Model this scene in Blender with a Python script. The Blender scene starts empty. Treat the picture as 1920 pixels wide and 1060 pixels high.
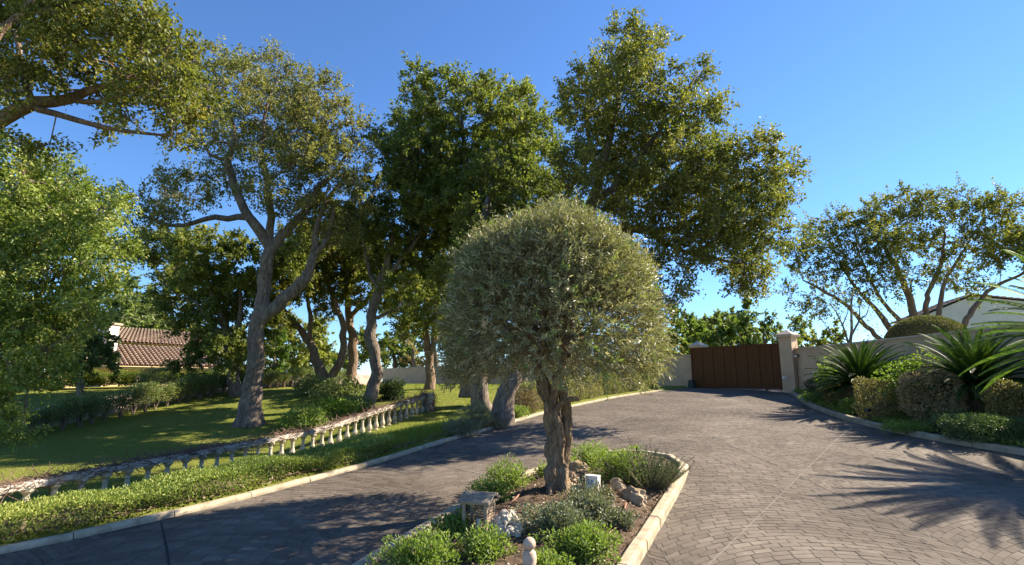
import bpy, math, random
import numpy as np
from mathutils import Vector, noise as mnoise

random.seed(7)
RNG = np.random.default_rng(7)
scene = bpy.context.scene
COL = scene.collection

# ------------------------------------------------------------------ camera, sky, sun, exposure
CAM_H = 1.7
PITCH = math.atan(0.185)
cam_data = bpy.data.cameras.new('camera')
cam_data.sensor_width = 36.0
cam_data.lens = 36.0 * 1000.0 / 1920.0
cam_data.clip_start = 0.05
cam_data.clip_end = 3000.0
cam = bpy.data.objects.new('camera', cam_data)
COL.objects.link(cam)
cam.location = (0, 0, CAM_H)
cam.rotation_euler = (math.radians(90) + PITCH, 0, 0)
scene.camera = cam

SUN_AZ = math.atan2(0.36, 0.93)          # from +x towards +y
SUN_EL = math.radians(35.5)
world = bpy.data.worlds.new('World')
scene.world = world
world.use_nodes = True
wn = world.node_tree.nodes
wl = world.node_tree.links
bg = wn['Background']
sky = wn.new('ShaderNodeTexSky')
sky.sky_type = 'NISHITA'
sky.sun_disc = False
sky.sun_elevation = SUN_EL
sky.sun_rotation = math.pi / 2 - SUN_AZ
sky.altitude = 50
sky.air_density = 1.0
sky.dust_density = 0.0
sky.ozone_density = 10.0
wl.new(sky.outputs[0], bg.inputs[0])
bg.inputs[1].default_value = 0.078

sl = bpy.data.lights.new('sun', 'SUN')
sl.energy = 5.0
sl.angle = math.radians(0.5)
sl.color = (1.0, 0.88, 0.70)
sun = bpy.data.objects.new('sun', sl)
COL.objects.link(sun)
sd = Vector((math.cos(SUN_AZ) * math.cos(SUN_EL), math.sin(SUN_AZ) * math.cos(SUN_EL), math.sin(SUN_EL)))
sun.rotation_euler = sd.to_track_quat('Z', 'Y').to_euler()
sun.location = (20, 10, 30)
scene.view_settings.view_transform = 'Standard'
scene.view_settings.look = 'None'
scene.view_settings.exposure = 1.62
scene.view_settings.gamma = 1.0
scene.render.engine = 'CYCLES'
scene.cycles.max_bounces = 10
scene.cycles.diffuse_bounces = 8
scene.cycles.transmission_bounces = 8
scene.cycles.use_denoising = True

# ------------------------------------------------------------------ survey helpers
FPX = 1000.0
CP, SP = math.cos(PITCH), math.sin(PITCH)

def at(px, py, D):
    """the point that lies D metres ahead on the sight line of a survey pixel"""
    u = px - 960.0
    v = 530.0 - py
    fwd = FPX * CP - v * SP
    s = D / fwd
    return Vector((u * s, D, CAM_H + (v * CP + FPX * SP) * s))

def zr(x, y):
    t = np.asarray(y, float) - 5
    x = np.asarray(x, float)
    z = np.where(t < 18, 0.065 * np.maximum(t, -12), 1.17 + 0.23 * (1 - np.exp(-np.maximum(t - 18, 0) * 0.283)))
    return z + 0.01 * np.clip(x, 0, 12)

KL = [(-16, -5), (-11, -0.4), (-8, 2.6), (-6, 4.6), (-5.0, 5.6), (-4.56, 6.03), (-4.12, 6.6), (-3.64, 7.27), (-3.12, 8.2), (-2.37, 9.5),
      (-1.7, 11.0), (-1.15, 12.17), (-0.45, 13.5), (0.62, 15.7), (1.85, 17.8), (4.14, 21.1), (7.0, 24.2)]
KR = [(10.2, -3), (9.9, 4), (9.5, 7.5), (9.1, 9.6), (8.82, 10.6), (8.62, 11.5), (8.56, 12.6), (8.63, 13.9), (8.89, 15.3), (9.34, 17.1), (10.1, 19.2), (11.3, 22.2)]
def xk(y):
    return np.interp(y, [p[1] for p in KL] + [44.2], [p[0] for p in KL] + [23.0])
def xr(y):
    return np.interp(y, [p[1] for p in KR] + [26, 44], [p[0] for p in KR] + [13.5, 31.0])
def sstep(t):
    t = np.clip(t, 0, 1)
    return t * t * (3 - 2 * t)
def terrain(x, y):
    """garden ground level"""
    x = np.asarray(x, float); y = np.asarray(y, float)
    d = (xk(y) - x) * 0.8
    z = zr(x, y)
    left = np.where(d > 0.05, 1.0, 0.0)
    up = -0.05 + 0.13 * sstep((d - 0.05) / 0.15)
    drop = -0.78 * sstep((d - 1.0) / 2.2) * (1 - sstep((y - 15) / 14))
    e = (x - xr(y))
    bed = -0.05 + 0.12 * sstep((e - 0.05) / 0.15)
    far = 1 - sstep((y - 60) / 60)
    return z + np.where(left > 0, up + drop, np.where(e > 0, bed, -0.05))
def gz(x, y):
    return float(terrain(x, y))

# ------------------------------------------------------------------ mesh helpers
def new_mesh(name, verts, faces, mat=None, smooth=False, rnd=None):
    """verts (N,3) array; faces: (M,k) array or list of lists"""
    me = bpy.data.meshes.new(name)
    verts = np.asarray(verts, np.float32)
    if isinstance(faces, np.ndarray):
        M, k = faces.shape
        me.vertices.add(len(verts)); me.vertices.foreach_set('co', verts.ravel())
        me.loops.add(M * k); me.loops.foreach_set('vertex_index', faces.astype(np.int32).ravel())
        me.polygons.add(M)
        me.polygons.foreach_set('loop_start', np.arange(0, M * k, k, dtype=np.int32))
        me.update(calc_edges=True)
    else:
        me.from_pydata([tuple(map(float, v)) for v in verts], [], faces)
        me.update()
    me.polygons.foreach_set('use_smooth', np.full(len(me.polygons), bool(smooth)))
    if rnd is not None:
        a = me.attributes.new('rnd', 'FLOAT', 'FACE')
        a.data.foreach_set('value', np.asarray(rnd, np.float32))
    if mat:
        me.materials.append(mat)
    return me

def link(name, me, parent=None, loc=None, rotz=None):
    o = bpy.data.objects.new(name, me)
    COL.objects.link(o)
    if parent is not None:
        o.parent = parent
    if loc is not None:
        o.location = loc
    if rotz is not None:
        o.rotation_euler = (0, 0, rotz)
    return o

def tag(o, label=None, cat=None, group=None, kind=None):
    if label: o['label'] = label
    if cat: o['category'] = cat
    if group: o['group'] = group
    if kind: o['kind'] = kind
    return o

def empty(name, loc=(0, 0, 0), rotz=0, **kw):
    o = bpy.data.objects.new(name, None)
    COL.objects.link(o)
    o.location = loc
    o.rotation_euler = (0, 0, rotz)
    o.empty_display_size = 0.2
    return tag(o, **kw)

def copy_tree(o, parent=None):
    c = o.copy()
    COL.objects.link(c)
    c.parent = parent
    for ch in list(o.children):
        copy_tree(ch, c)
    return c

class MB:
    """collects shapes for one mesh"""
    def __init__(self):
        self.v = []; self.f = []
    def box(self, c, s, rot=0.0, taper=1.0, jit=0.0):
        b = len(self.v)
        cr, sr = math.cos(rot), math.sin(rot)
        for dz in (-.5, .5):
            k = taper if dz > 0 else 1
            for dx, dy in ((-.5, -.5), (.5, -.5), (.5, .5), (-.5, .5)):
                x, y = dx * s[0] * k, dy * s[1] * k
                self.v.append((c[0] + x * cr - y * sr + random.uniform(-jit, jit), c[1] + x * sr + y * cr + random.uniform(-jit, jit), c[2] + dz * s[2] + random.uniform(-jit, jit)))
        for q in ((0, 3, 2, 1), (4, 5, 6, 7), (0, 1, 5, 4), (1, 2, 6, 5), (2, 3, 7, 6), (3, 0, 4, 7)):
            self.f.append([b + i for i in q])
        return self
    def tube(self, pts, rad, n=6, cap=True):
        P = [Vector(p) for p in pts]
        if not hasattr(rad, '__len__'): rad = [rad] * len(P)
        b = len(self.v)
        t0 = (P[1] - P[0]).normalized()
        up = Vector((0, 0, 1)) if abs(t0.z) < .9 else Vector((1, 0, 0))
        nrm = t0.cross(up).normalized()
        for i, p in enumerate(P):
            t = (P[min(i + 1, len(P) - 1)] - P[max(i - 1, 0)]).normalized()
            nrm = (nrm - t * nrm.dot(t)).normalized()
            bi = t.cross(nrm)
            for k in range(n):
                a = 2 * math.pi * k / n
                self.v.append(tuple(p + (nrm * math.cos(a) + bi * math.sin(a)) * rad[i]))
        for i in range(len(P) - 1):
            for k in range(n):
                self.f.append([b + i * n + k, b + i * n + (k + 1) % n, b + (i + 1) * n + (k + 1) % n, b + (i + 1) * n + k])
        if cap:
            self.f.append([b + k for k in range(n)][::-1])
            self.f.append([b + (len(P) - 1) * n + k for k in range(n)])
        return self
    def lathe(self, c, prof, n=10, square=None):
        b = len(self.v)
        for (r, z) in prof:
            for k in range(n):
                a = 2 * math.pi * (k + .5) / n
                self.v.append((c[0] + r * math.cos(a), c[1] + r * math.sin(a), c[2] + z))
        for i in range(len(prof) - 1):
            for k in range(n):
                self.f.append([b + i * n + k, b + i * n + (k + 1) % n, b + (i + 1) * n + (k + 1) % n, b + (i + 1) * n + k])
        self.f.append([b + k for k in range(n)][::-1])
        self.f.append([b + (len(prof) - 1) * n + k for k in range(n)])
        return self
    def poly(self, pts):
        b = len(self.v)
        self.v += [tuple(p) for p in pts]
        self.f.append(list(range(b, b + len(pts))))
        return self
    def mesh(self, name, mat, smooth=False):
        me = bpy.data.meshes.new(name)
        me.from_pydata(self.v, [], self.f)
        me.update()
        me.materials.append(mat)
        if smooth:
            me.polygons.foreach_set('use_smooth', np.ones(len(me.polygons), bool))
        return me
    def build(self, name, mat, parent=None, smooth=False, loc=None, rotz=None):
        return link(name, self.mesh(name, mat, smooth), parent, loc, rotz)

# ------------------------------------------------------------------ materials
def nodes_mat(name):
    m = bpy.data.materials.new(name)
    m.use_nodes = True
    nt = m.node_tree
    return m, nt, nt.nodes, nt.links, nt.nodes['Principled BSDF']

def ramp(n, stops):
    r = n.new('ShaderNodeValToRGB')
    e = r.color_ramp.elements
    while len(e) > len(stops): e.remove(e[-1])
    while len(e) < len(stops): e.new(0.5)
    for el, (p, c) in zip(e, stops):
        el.position = p; el.color = (*c, 1)
    return r

def mat_noise(name, stops, scale=4.0, detail=6, rough=0.85, bump=0.3, bscale=None, bdist=0.02, stretch=(1, 1, 1), spec=0.3, coord='Object'):
    m, nt, n, l, p = nodes_mat(name)
    tc = n.new('ShaderNodeTexCoord')
    mp = n.new('ShaderNodeMapping'); mp.inputs['Scale'].default_value = stretch
    l.new(tc.outputs[coord], mp.inputs[0])
    nz = n.new('ShaderNodeTexNoise'); nz.inputs['Scale'].default_value = scale; nz.inputs['Detail'].default_value = detail; nz.inputs['Roughness'].default_value = .65
    l.new(mp.outputs[0], nz.inputs['Vector'])
    r = ramp(n, stops); l.new(nz.outputs['Fac'], r.inputs[0]); l.new(r.outputs[0], p.inputs['Base Color'])
    p.inputs['Roughness'].default_value = rough
    p.inputs['Specular IOR Level'].default_value = spec
    if bump:
        n2 = n.new('ShaderNodeTexNoise'); n2.inputs['Scale'].default_value = bscale or scale * 4; n2.inputs['Detail'].default_value = 8; n2.inputs['Roughness'].default_value = .7
        l.new(mp.outputs[0], n2.inputs['Vector'])
        b = n.new('ShaderNodeBump'); b.inputs['Strength'].default_value = bump; b.inputs['Distance'].default_value = bdist
        l.new(n2.outputs['Fac'], b.inputs['Height']); l.new(b.outputs[0], p.inputs['Normal'])
    return m

def mat_leaf(name, c1, c2, c3, trans=0.42, rough=0.5, spec=0.35, tint=(1.25, 1.35, 0.7)):
    m, nt, n, l, p = nodes_mat(name)
    a = n.new('ShaderNodeAttribute'); a.attribute_name = 'rnd'
    r = ramp(n, [(0.0, c1), (0.55, c2), (1.0, c3)])
    l.new(a.outputs['Fac'], r.inputs[0]); l.new(r.outputs[0], p.inputs['Base Color'])
    p.inputs['Roughness'].default_value = rough
    p.inputs['Specular IOR Level'].default_value = spec
    t = n.new('ShaderNodeBsdfTranslucent')
    mx = n.new('ShaderNodeMix'); mx.data_type = 'RGBA'; mx.blend_type = 'MULTIPLY'; mx.inputs[0].default_value = 1
    l.new(r.outputs[0], mx.inputs[6]); mx.inputs[7].default_value = (*tint, 1)
    l.new(mx.outputs[2], t.inputs[0])
    ms = n.new('ShaderNodeMixShader'); ms.inputs[0].default_value = trans
    out = n['Material Output']
    l.new(p.outputs[0], ms.inputs[1]); l.new(t.outputs[0], ms.inputs[2]); l.new(ms.outputs[0], out.inputs[0])
    return m

def mat_plain(name, c, rough=0.6, metal=0.0, spec=0.4, var=0.12, scale=8.0, bump=0.08):
    lo = tuple(max(0, v * (1 - var)) for v in c); hi = tuple(min(1, v * (1 + var)) for v in c)
    m = mat_noise(name, [(0.3, lo), (0.7, hi)], scale=scale, rough=rough, bump=bump, spec=spec)
    m.node_tree.nodes['Principled BSDF'].inputs['Metallic'].default_value = metal
    return m

M = {}
M['oak_leaf'] = mat_leaf('oak_leaf', (0.086, 0.107, 0.023), (0.168, 0.178, 0.040), (0.318, 0.276, 0.079))
M['oak_leaf_dark'] = mat_leaf('oak_leaf_dark', (0.086, 0.116, 0.026), (0.161, 0.190, 0.043), (0.299, 0.289, 0.070))
M['oak_leaf_dry'] = mat_leaf('oak_leaf_dry', (0.102, 0.114, 0.034), (0.205, 0.205, 0.067), (0.360, 0.310, 0.128))
M['green_leaf'] = mat_leaf('green_leaf', (0.102, 0.158, 0.027), (0.203, 0.262, 0.055), (0.407, 0.405, 0.123), trans=.33)
M['olive_leaf'] = mat_leaf('olive_leaf', (0.141, 0.143, 0.060), (0.293, 0.270, 0.126), (0.586, 0.507, 0.302), trans=.25, rough=.42, spec=.5, tint=(1.1, 1.25, .7))
M['olive_shoot'] = mat_leaf('olive_shoot', (.16, .22, .06), (.24, .31, .09), (.34, .4, .14), trans=.3)
M['hedge_leaf'] = mat_leaf('hedge_leaf', (0.103, 0.158, 0.029), (0.215, 0.267, 0.051), (0.394, 0.410, 0.110), trans=.3)
M['hedge_dull'] = mat_leaf('hedge_dull', (0.111, 0.133, 0.051), (0.222, 0.234, 0.086), (0.412, 0.374, 0.172), trans=.25)
M['row_leaf'] = mat_leaf('row_leaf', (0.102, 0.144, 0.047), (0.191, 0.223, 0.079), (0.352, 0.360, 0.145))
M['cypress_leaf'] = mat_leaf('cypress_leaf', (.09, .13, .02), (.17, .21, .04), (.28, .3, .07), trans=.35)
M['cover_leaf'] = mat_leaf('cover_leaf', (0.108, 0.167, 0.027), (0.198, 0.273, 0.054), (0.324, 0.378, 0.117), trans=.4)
M['rosemary_leaf'] = mat_leaf('rosemary_leaf', (.045, .08, .025), (.09, .14, .045), (.18, .22, .085), trans=.2)
M['citrus_leaf'] = mat_leaf('citrus_leaf', (.08, .15, .02), (.17, .25, .035), (.36, .40, .05), trans=.4)
M['dark_leaf'] = mat_leaf('dark_leaf', (.018, .035, .012), (.035, .06, .018), (.08, .11, .04))
M['brown_leaf'] = mat_leaf('brown_leaf', (0.184, 0.143, 0.073), (0.337, 0.278, 0.139), (0.553, 0.471, 0.262), trans=.25, tint=(1.2, 1.1, .8))
M['mixed_leaf'] = mat_leaf('mixed_leaf', (0.138, 0.144, 0.043), (0.259, 0.223, 0.085), (0.428, 0.317, 0.145), trans=.25)
M['dome_leaf'] = mat_leaf('dome_leaf', (.07, .08, .025), (.13, .135, .045), (.24, .23, .09), trans=.25)
M['cycad_leaf'] = mat_leaf('cycad_leaf', (0.016, 0.041, 0.009), (0.035, 0.071, 0.014), (0.071, 0.122, 0.020), trans=.22, rough=.6, spec=.2)
M['palm_leaf'] = mat_leaf('palm_leaf', (.03, .07, .015), (.065, .12, .022), (.13, .20, .04), trans=.4, rough=.5, spec=.3)
M['strap_leaf'] = mat_leaf('strap_leaf', (.09, .17, .03), (.16, .27, .05), (.28, .4, .09), trans=.35)
M['yellow_leaf'] = mat_leaf('yellow_leaf', (.15, .17, .04), (.24, .26, .06), (.38, .38, .10), trans=.35)
M['far_leaf'] = mat_leaf('far_leaf', (0.088, 0.125, 0.043), (0.159, 0.203, 0.068), (0.270, 0.296, 0.114))
M['far_bright'] = mat_leaf('far_bright', (.08, .13, .025), (.15, .21, .045), (.25, .30, .075))
M['far_tan'] = mat_leaf('far_tan', (.16, .13, .07), (.26, .21, .12), (.36, .30, .18))
M['grass_blade'] = mat_leaf('grass_blade', (0.114, 0.157, 0.017), (0.203, 0.250, 0.028), (0.373, 0.358, 0.068), trans=.35)
M['lavender_leaf'] = mat_leaf('lavender_leaf', (.11, .125, .07), (.19, .21, .125), (.30, .31, .20), trans=.2)
M['straw'] = mat_leaf('straw', (.15, .11, .06), (.26, .20, .11), (.38, .31, .18), trans=.2)
M['litter'] = mat_leaf('litter', (.10, .06, .035), (.20, .13, .075), (.36, .27, .16), trans=.1)

def mat_bark(name, stops, sc=6.0, bump=1.0, dist=0.05):
    m, nt, n, l, p = nodes_mat(name)
    tc = n.new('ShaderNodeTexCoord')
    mp = n.new('ShaderNodeMapping'); mp.inputs['Scale'].default_value = (1, 1, .28)
    l.new(tc.outputs['Object'], mp.inputs[0])
    nz = n.new('ShaderNodeTexNoise'); nz.inputs['Scale'].default_value = sc; nz.inputs['Detail'].default_value = 9; nz.inputs['Roughness'].default_value = .7; nz.inputs['Distortion'].default_value = .8
    l.new(mp.outputs[0], nz.inputs['Vector'])
    vo = n.new('ShaderNodeTexVoronoi'); vo.inputs['Scale'].default_value = sc * 2.2; vo.feature = 'DISTANCE_TO_EDGE'
    l.new(mp.outputs[0], vo.inputs['Vector'])
    mul = n.new('ShaderNodeMath'); mul.operation = 'MULTIPLY_ADD'; mul.inputs[1].default_value = .55
    l.new(vo.outputs['Distance'], mul.inputs[0]); l.new(nz.outputs['Fac'], mul.inputs[2])
    r = ramp(n, stops); l.new(mul.outputs[0], r.inputs[0]); l.new(r.outputs[0], p.inputs['Base Color'])
    b = n.new('ShaderNodeBump'); b.inputs['Strength'].default_value = bump; b.inputs['Distance'].default_value = dist
    l.new(mul.outputs[0], b.inputs['Height']); l.new(b.outputs[0], p.inputs['Normal'])
    p.inputs['Roughness'].default_value = .9; p.inputs['Specular IOR Level'].default_value = .15
    return m
M['bark'] = mat_bark('bark', [(.3, (.05, .036, .026)), (.52, (.15, .115, .088)), (.85, (.30, .25, .20))])
M['bark_red'] = mat_bark('bark_red', [(.25, (.06, .035, .022)), (.5, (.17, .11, .075)), (.8, (.30, .22, .16))])
M['bark_olive'] = mat_bark('bark_olive', [(.3, (.07, .043, .025)), (.55, (.235, .165, .105)), (.85, (.42, .32, .215))], sc=13, bump=1.0, dist=.06)
M['twig'] = mat_plain('twig', (.16, .115, .08), .9)

# paving
def mat_paver():
    m, nt, n, l, p = nodes_mat('stamped_paving')
    tc = n.new('ShaderNodeTexCoord')
    big = n.new('ShaderNodeTexNoise'); big.inputs['Scale'].default_value = .55; big.inputs['Detail'].default_value = 5
    mid = n.new('ShaderNodeTexNoise'); mid.inputs['Scale'].default_value = 5; mid.inputs['Detail'].default_value = 7; mid.inputs['Roughness'].default_value = .7
    fine = n.new('ShaderNodeTexNoise'); fine.inputs['Scale'].default_value = 60; fine.inputs['Detail'].default_value = 4
    for q in (big, mid, fine): l.new(tc.outputs['Object'], q.inputs['Vector'])
    a = n.new('ShaderNodeAttribute'); a.attribute_name = 'rnd'
    s1 = n.new('ShaderNodeMath'); s1.operation = 'MULTIPLY_ADD'; s1.inputs[1].default_value = .5
    l.new(big.outputs['Fac'], s1.inputs[0]); 
    s2 = n.new('ShaderNodeMath'); s2.operation = 'MULTIPLY_ADD'; s2.inputs[1].default_value = .35; s2.inputs[2].default_value = 0
    l.new(mid.outputs['Fac'], s2.inputs[0]); l.new(s2.outputs[0], s1.inputs[2])
    s3 = n.new('ShaderNodeMath'); s3.operation = 'MULTIPLY_ADD'; s3.inputs[1].default_value = .12
    l.new(a.outputs['Fac'], s3.inputs[0]); l.new(s1.outputs[0], s3.inputs[2])
    r = ramp(n, [(.27, (.058, .046, .037)), (.45, (.112, .092, .075)), (.58, (.163, .136, .111)), (.72, (.275, .235, .19))])
    l.new(s3.outputs[0], r.inputs[0]); l.new(r.outputs[0], p.inputs['Base Color'])
    rr = n.new('ShaderNodeMapRange'); rr.inputs[3].default_value = .75; rr.inputs[4].default_value = .95
    l.new(mid.outputs['Fac'], rr.inputs[0]); l.new(rr.outputs[0], p.inputs['Roughness'])
    b = n.new('ShaderNodeBump'); b.inputs['Strength'].default_value = .5; b.inputs['Distance'].default_value = .006
    ad = n.new('ShaderNodeMath'); ad.operation = 'ADD'
    l.new(mid.outputs['Fac'], ad.inputs[0]); l.new(fine.outputs['Fac'], ad.inputs[1])
    l.new(ad.outputs[0], b.inputs['Height']); l.new(b.outputs[0], p.inputs['Normal'])
    p.inputs['Specular IOR Level'].default_value = .15
    return m
M['paver'] = mat_paver()
M['joint'] = mat_noise('paving_joint', [(.3, (.05, .042, .036)), (.55, (.09, .076, .064)), (.75, (.22, .19, .16))], scale=2.0, rough=.95, bump=.3)
M['joint_light'] = mat_noise('joint_light', [(.3, (.11, .096, .083)), (.7, (.24, .21, .18))], scale=9, rough=.95)
M['joint_dark'] = mat_plain('joint_dark', (.03, .027, .025), .95)
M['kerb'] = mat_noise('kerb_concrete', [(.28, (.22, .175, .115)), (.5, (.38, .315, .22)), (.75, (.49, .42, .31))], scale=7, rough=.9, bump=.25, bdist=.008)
M['kerb_darker'] = mat_noise('kerb_concrete_darker', [(.25, (.17, .145, .10)), (.5, (.30, .26, .19)), (.75, (.42, .37, .28))], scale=6, rough=.92, bump=.3, bdist=.008)  # darker tones of the kerb concrete, used along the bed
M['soil'] = mat_noise('soil', [(.3, (.05, .033, .022)), (.5, (.105, .07, .046)), (.75, (.20, .145, .10))], scale=9, rough=.95, bump=.9, bscale=40, bdist=.03)
M['wall'] = mat_noise('wall_render', [(.3, (.50, .35, .225)), (.55, (.60, .43, .285)), (.75, (.65, .475, .32))], scale=1.6, rough=.9, bump=.12, bscale=30, bdist=.006)
M['wall_white'] = mat_noise('wall_white', [(.3, (.62, .57, .52)), (.7, (.74, .69, .64))], scale=1.2, rough=.9, bump=.1)
M['cap'] = mat_noise('pillar_cap', [(.3, (.48, .38, .30)), (.7, (.62, .51, .41))], scale=4, rough=.85, bump=.15)
M['gate'] = mat_noise('gate_metal', [(.3, (.095, .037, .012)), (.6, (.125, .05, .016)), (.8, (.15, .064, .022))], scale=2.5, rough=.6, bump=.06, stretch=(6, 6, .6), spec=.2)
M['gate_dark'] = mat_plain('gate_frame', (.11, .04, .015), .6, spec=.2)
M['black'] = mat_plain('black_plastic', (.02, .021, .02), .45)
M['green_box'] = mat_plain('motor_green', (.025, .04, .03), .5)
M['white_box'] = mat_plain('white_plastic', (.72, .70, .65), .6, var=.06)
M['blue'] = mat_plain('blue_tape', (.02, .13, .42), .5)
M['stone_bal'] = mat_noise('cast_stone', [(.25, (.30, .245, .175)), (.5, (.48, .41, .31)), (.75, (.62, .55, .44))], scale=9, rough=.92, bump=.4, bdist=.01)
M['rail'] = mat_noise('rail_stone', [(.25, (.26, .215, .17)), (.5, (.48, .42, .36)), (.75, (.64, .58, .51))], scale=5, rough=.92, bump=.5, bdist=.015)
M['vine'] = mat_noise('dry_vine', [(.3, (.085, .05, .035)), (.7, (.23, .15, .11))], scale=10, rough=.95, bump=0)
M['rock'] = mat_noise('limestone', [(.28, (.16, .11, .06)), (.5, (.36, .265, .165)), (.75, (.54, .43, .30))], scale=7, rough=.92, bump=.7, bscale=16, bdist=.03)
M['white_rock'] = mat_noise('white_rock', [(.3, (.36, .30, .23)), (.55, (.58, .52, .43)), (.8, (.72, .67, .58))], scale=12, rough=.9, bump=.5, bdist=.01)
M['wood_old'] = mat_noise('weathered_wood', [(.3, (.25, .175, .11)), (.7, (.46, .36, .25))], scale=8, rough=.85, bump=.4, stretch=(1, 1, 6))
M['wood_top'] = mat_noise('weathered_bark_board', [(.3, (.20, .15, .105)), (.7, (.38, .31, .235))], scale=8, rough=.9, bump=.5)
M['terracotta'] = mat_noise('worn_terracotta', [(.3, (.42, .27, .18)), (.7, (.62, .50, .40))], scale=14, rough=.85, bump=.2)
M['pipe'] = mat_plain('brown_pipe', (.26, .115, .07), .55)
M['tile'] = mat_noise('roof_tile', [(.25, (.26, .17, .11)), (.5, (.45, .33, .235)), (.75, (.62, .50, .39))], scale=3, rough=.9, bump=.2)
M['tile_gap'] = mat_plain('roof_underlay', (.14, .08, .05), .9)
M['house'] = mat_noise('house_yellow', [(.3, (.62, .46, .24)), (.7, (.74, .58, .34))], scale=.8, rough=.9, bump=.05)
M['house_trim'] = mat_plain('house_trim', (.78, .66, .46), .85, var=.05)
M['low_wall'] = mat_noise('low_wall', [(.3, (.28, .20, .16)), (.6, (.44, .34, .28)), (.8, (.54, .44, .37))], scale=3, rough=.93, bump=.4)
M['glass'] = mat_plain('window_glass', (.03, .04, .05), .12, spec=.6, var=.05, bump=0)

def mat_ground():
    m, nt, n, l, p = nodes_mat('lawn_ground')
    tc = n.new('ShaderNodeTexCoord')
    a = n.new('ShaderNodeTexNoise'); a.inputs['Scale'].default_value = .5; a.inputs['Detail'].default_value = 6; a.inputs['Roughness'].default_value = .65
    b = n.new('ShaderNodeTexNoise'); b.inputs['Scale'].default_value = 22; b.inputs['Detail'].default_value = 6; b.inputs['Roughness'].default_value = .75
    l.new(tc.outputs['Object'], a.inputs['Vector']); l.new(tc.outputs['Object'], b.inputs['Vector'])
    r1 = ramp(n, [(.3, (.13, .155, .026)), (.5, (.19, .212, .04)), (.68, (.26, .25, .07)), (.82, (.30, .24, .11))])
    s = n.new('ShaderNodeMath'); s.operation = 'MULTIPLY_ADD'; s.inputs[1].default_value = .45
    s0 = n.new('ShaderNodeMath'); s0.operation = 'MULTIPLY'; s0.inputs[1].default_value = .58
    l.new(a.outputs['Fac'], s0.inputs[0]); l.new(b.outputs['Fac'], s.inputs[0]); l.new(s0.outputs[0], s.inputs[2])
    l.new(s.outputs[0], r1.inputs[0]); l.new(r1.outputs[0], p.inputs['Base Color'])
    c = n.new('ShaderNodeTexNoise'); c.inputs['Scale'].default_value = 70; c.inputs['Detail'].default_value = 5
    l.new(tc.outputs['Object'], c.inputs['Vector'])
    bp = n.new('ShaderNodeBump'); bp.inputs['Strength'].default_value = 1; bp.inputs['Distance'].default_value = .05
    l.new(c.outputs['Fac'], bp.inputs['Height']); l.new(bp.outputs[0], p.inputs['Normal'])
    p.inputs['Roughness'].default_value = .95; p.inputs['Specular IOR Level'].default_value = .1
    return m
M['ground'] = mat_ground()

# ------------------------------------------------------------------ ground
gx = np.unique(np.round(np.concatenate([np.linspace(-900, -60, 15), np.linspace(-60, -22, 20), np.arange(-22, 16, .25), np.linspace(16, 60, 23), np.linspace(60, 900, 15)]), 3))
gy = np.unique(np.round(np.concatenate([np.linspace(-200, -6, 10), np.arange(-6, 34, .25), np.linspace(34, 80, 24), np.linspace(80, 1500, 20)]), 3))
GX, GY = np.meshgrid(gx, gy)
GZ = terrain(GX, GY)
V = np.stack([GX, GY, GZ], -1).reshape(-1, 3)
nx_, ny_ = len(gx), len(gy)
ii = (np.arange(ny_ - 1)[:, None] * nx_ + np.arange(nx_ - 1)[None]).ravel()
link_o = link('ground', new_mesh('ground', V, np.stack([ii, ii + 1, ii + 1 + nx_, ii + nx_], -1), M['ground'], True))
tag(link_o, 'lawn and garden earth sloping gently up to the wall', kind='structure')

# driveway bed (joint level)
ys = np.arange(-4, 40.01, .4)
vs = []; fs = []
for y in ys:
    a, b = float(xk(y)), float(xr(y))
    for k in range(13):
        x = a + (b - a) * k / 12
        vs.append((x, y, float(zr(x, y))))
for j in range(len(ys) - 1):
    for k in range(12):
        i = j * 13 + k
        fs.append([i, i + 1, i + 14, i + 13])
drive = tag(link('driveway', new_mesh('driveway', np.array(vs), fs, M['joint'], True)), 'dark stamped cobble-pattern driveway climbing to the brown gate', kind='structure')

# island outline
ISL = [(0.2, 3.2), (0.8, 4.5), (1.18, 5.31), (1.5, 5.99), (1.96, 6.98), (2.29, 7.69), (2.66, 8.5), (2.9, 9.1), (2.82, 9.8), (2.25, 10.25), (1.35, 10.05), (0.42, 8.95), (-0.33, 7.77), (-0.85, 6.5), (-1.4, 5.2), (-1.75, 4.0), (-1.5, 3.2)]
def inpoly(x, y, poly):
    c = False
    n = len(poly)
    for i in range(n):
        x1, y1 = poly[i]; x2, y2 = poly[(i + 1) % n]
        if (y1 > y) != (y2 > y) and x < (x2 - x1) * (y - y1) / (y2 - y1) + x1:
            c = not c
    return c

# setts: segmental arcs
def setts():
    CW, A, RH = 2.9, .62, .098
    out = []
    for c in range(-5, 7):
        x0 = c * CW
        off = .23 * (c % 2)
        for k in range(-10, 360):
            v0 = -1.5 + k * RH + off
            n = 14
            ph = random.random()
            edges = [-CW / 2] + [-CW / 2 + (j + ph) * CW / n for j in range(n)] + [CW / 2]
            for a, b in zip(edges[:-1], edges[1:]):
                if b - a < .06: continue
                g = .0034
                cs = []
                for (u, w) in ((a + g, g), (b - g, g), (b - g, RH - g), (a + g, RH - g)):
                    q = 2 * u / CW
                    cs.append((x0 + u + random.uniform(-.004, .004), v0 + w + A * (1 - q * q) + random.uniform(-.003, .003)))
                mx = sum(p[0] for p in cs) / 4; my = sum(p[1] for p in cs) / 4
                if my < 3.4 or my > 27 or mx < xk(my) + .1 or mx > xr(my) - .1: continue
                if my > 22.6 and (mx - 8.69) * (22.94 - 26.28) - (my - 26.28) * (11.42 - 8.69) < -12: continue
                if abs(mx) > my * 1.02 + .3: continue
                if -2 < mx < 3.2 and my < 10.6 and inpoly(mx, my, ISL): continue
                out.append((mx, my, cs))
    return out
S = setts()
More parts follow.
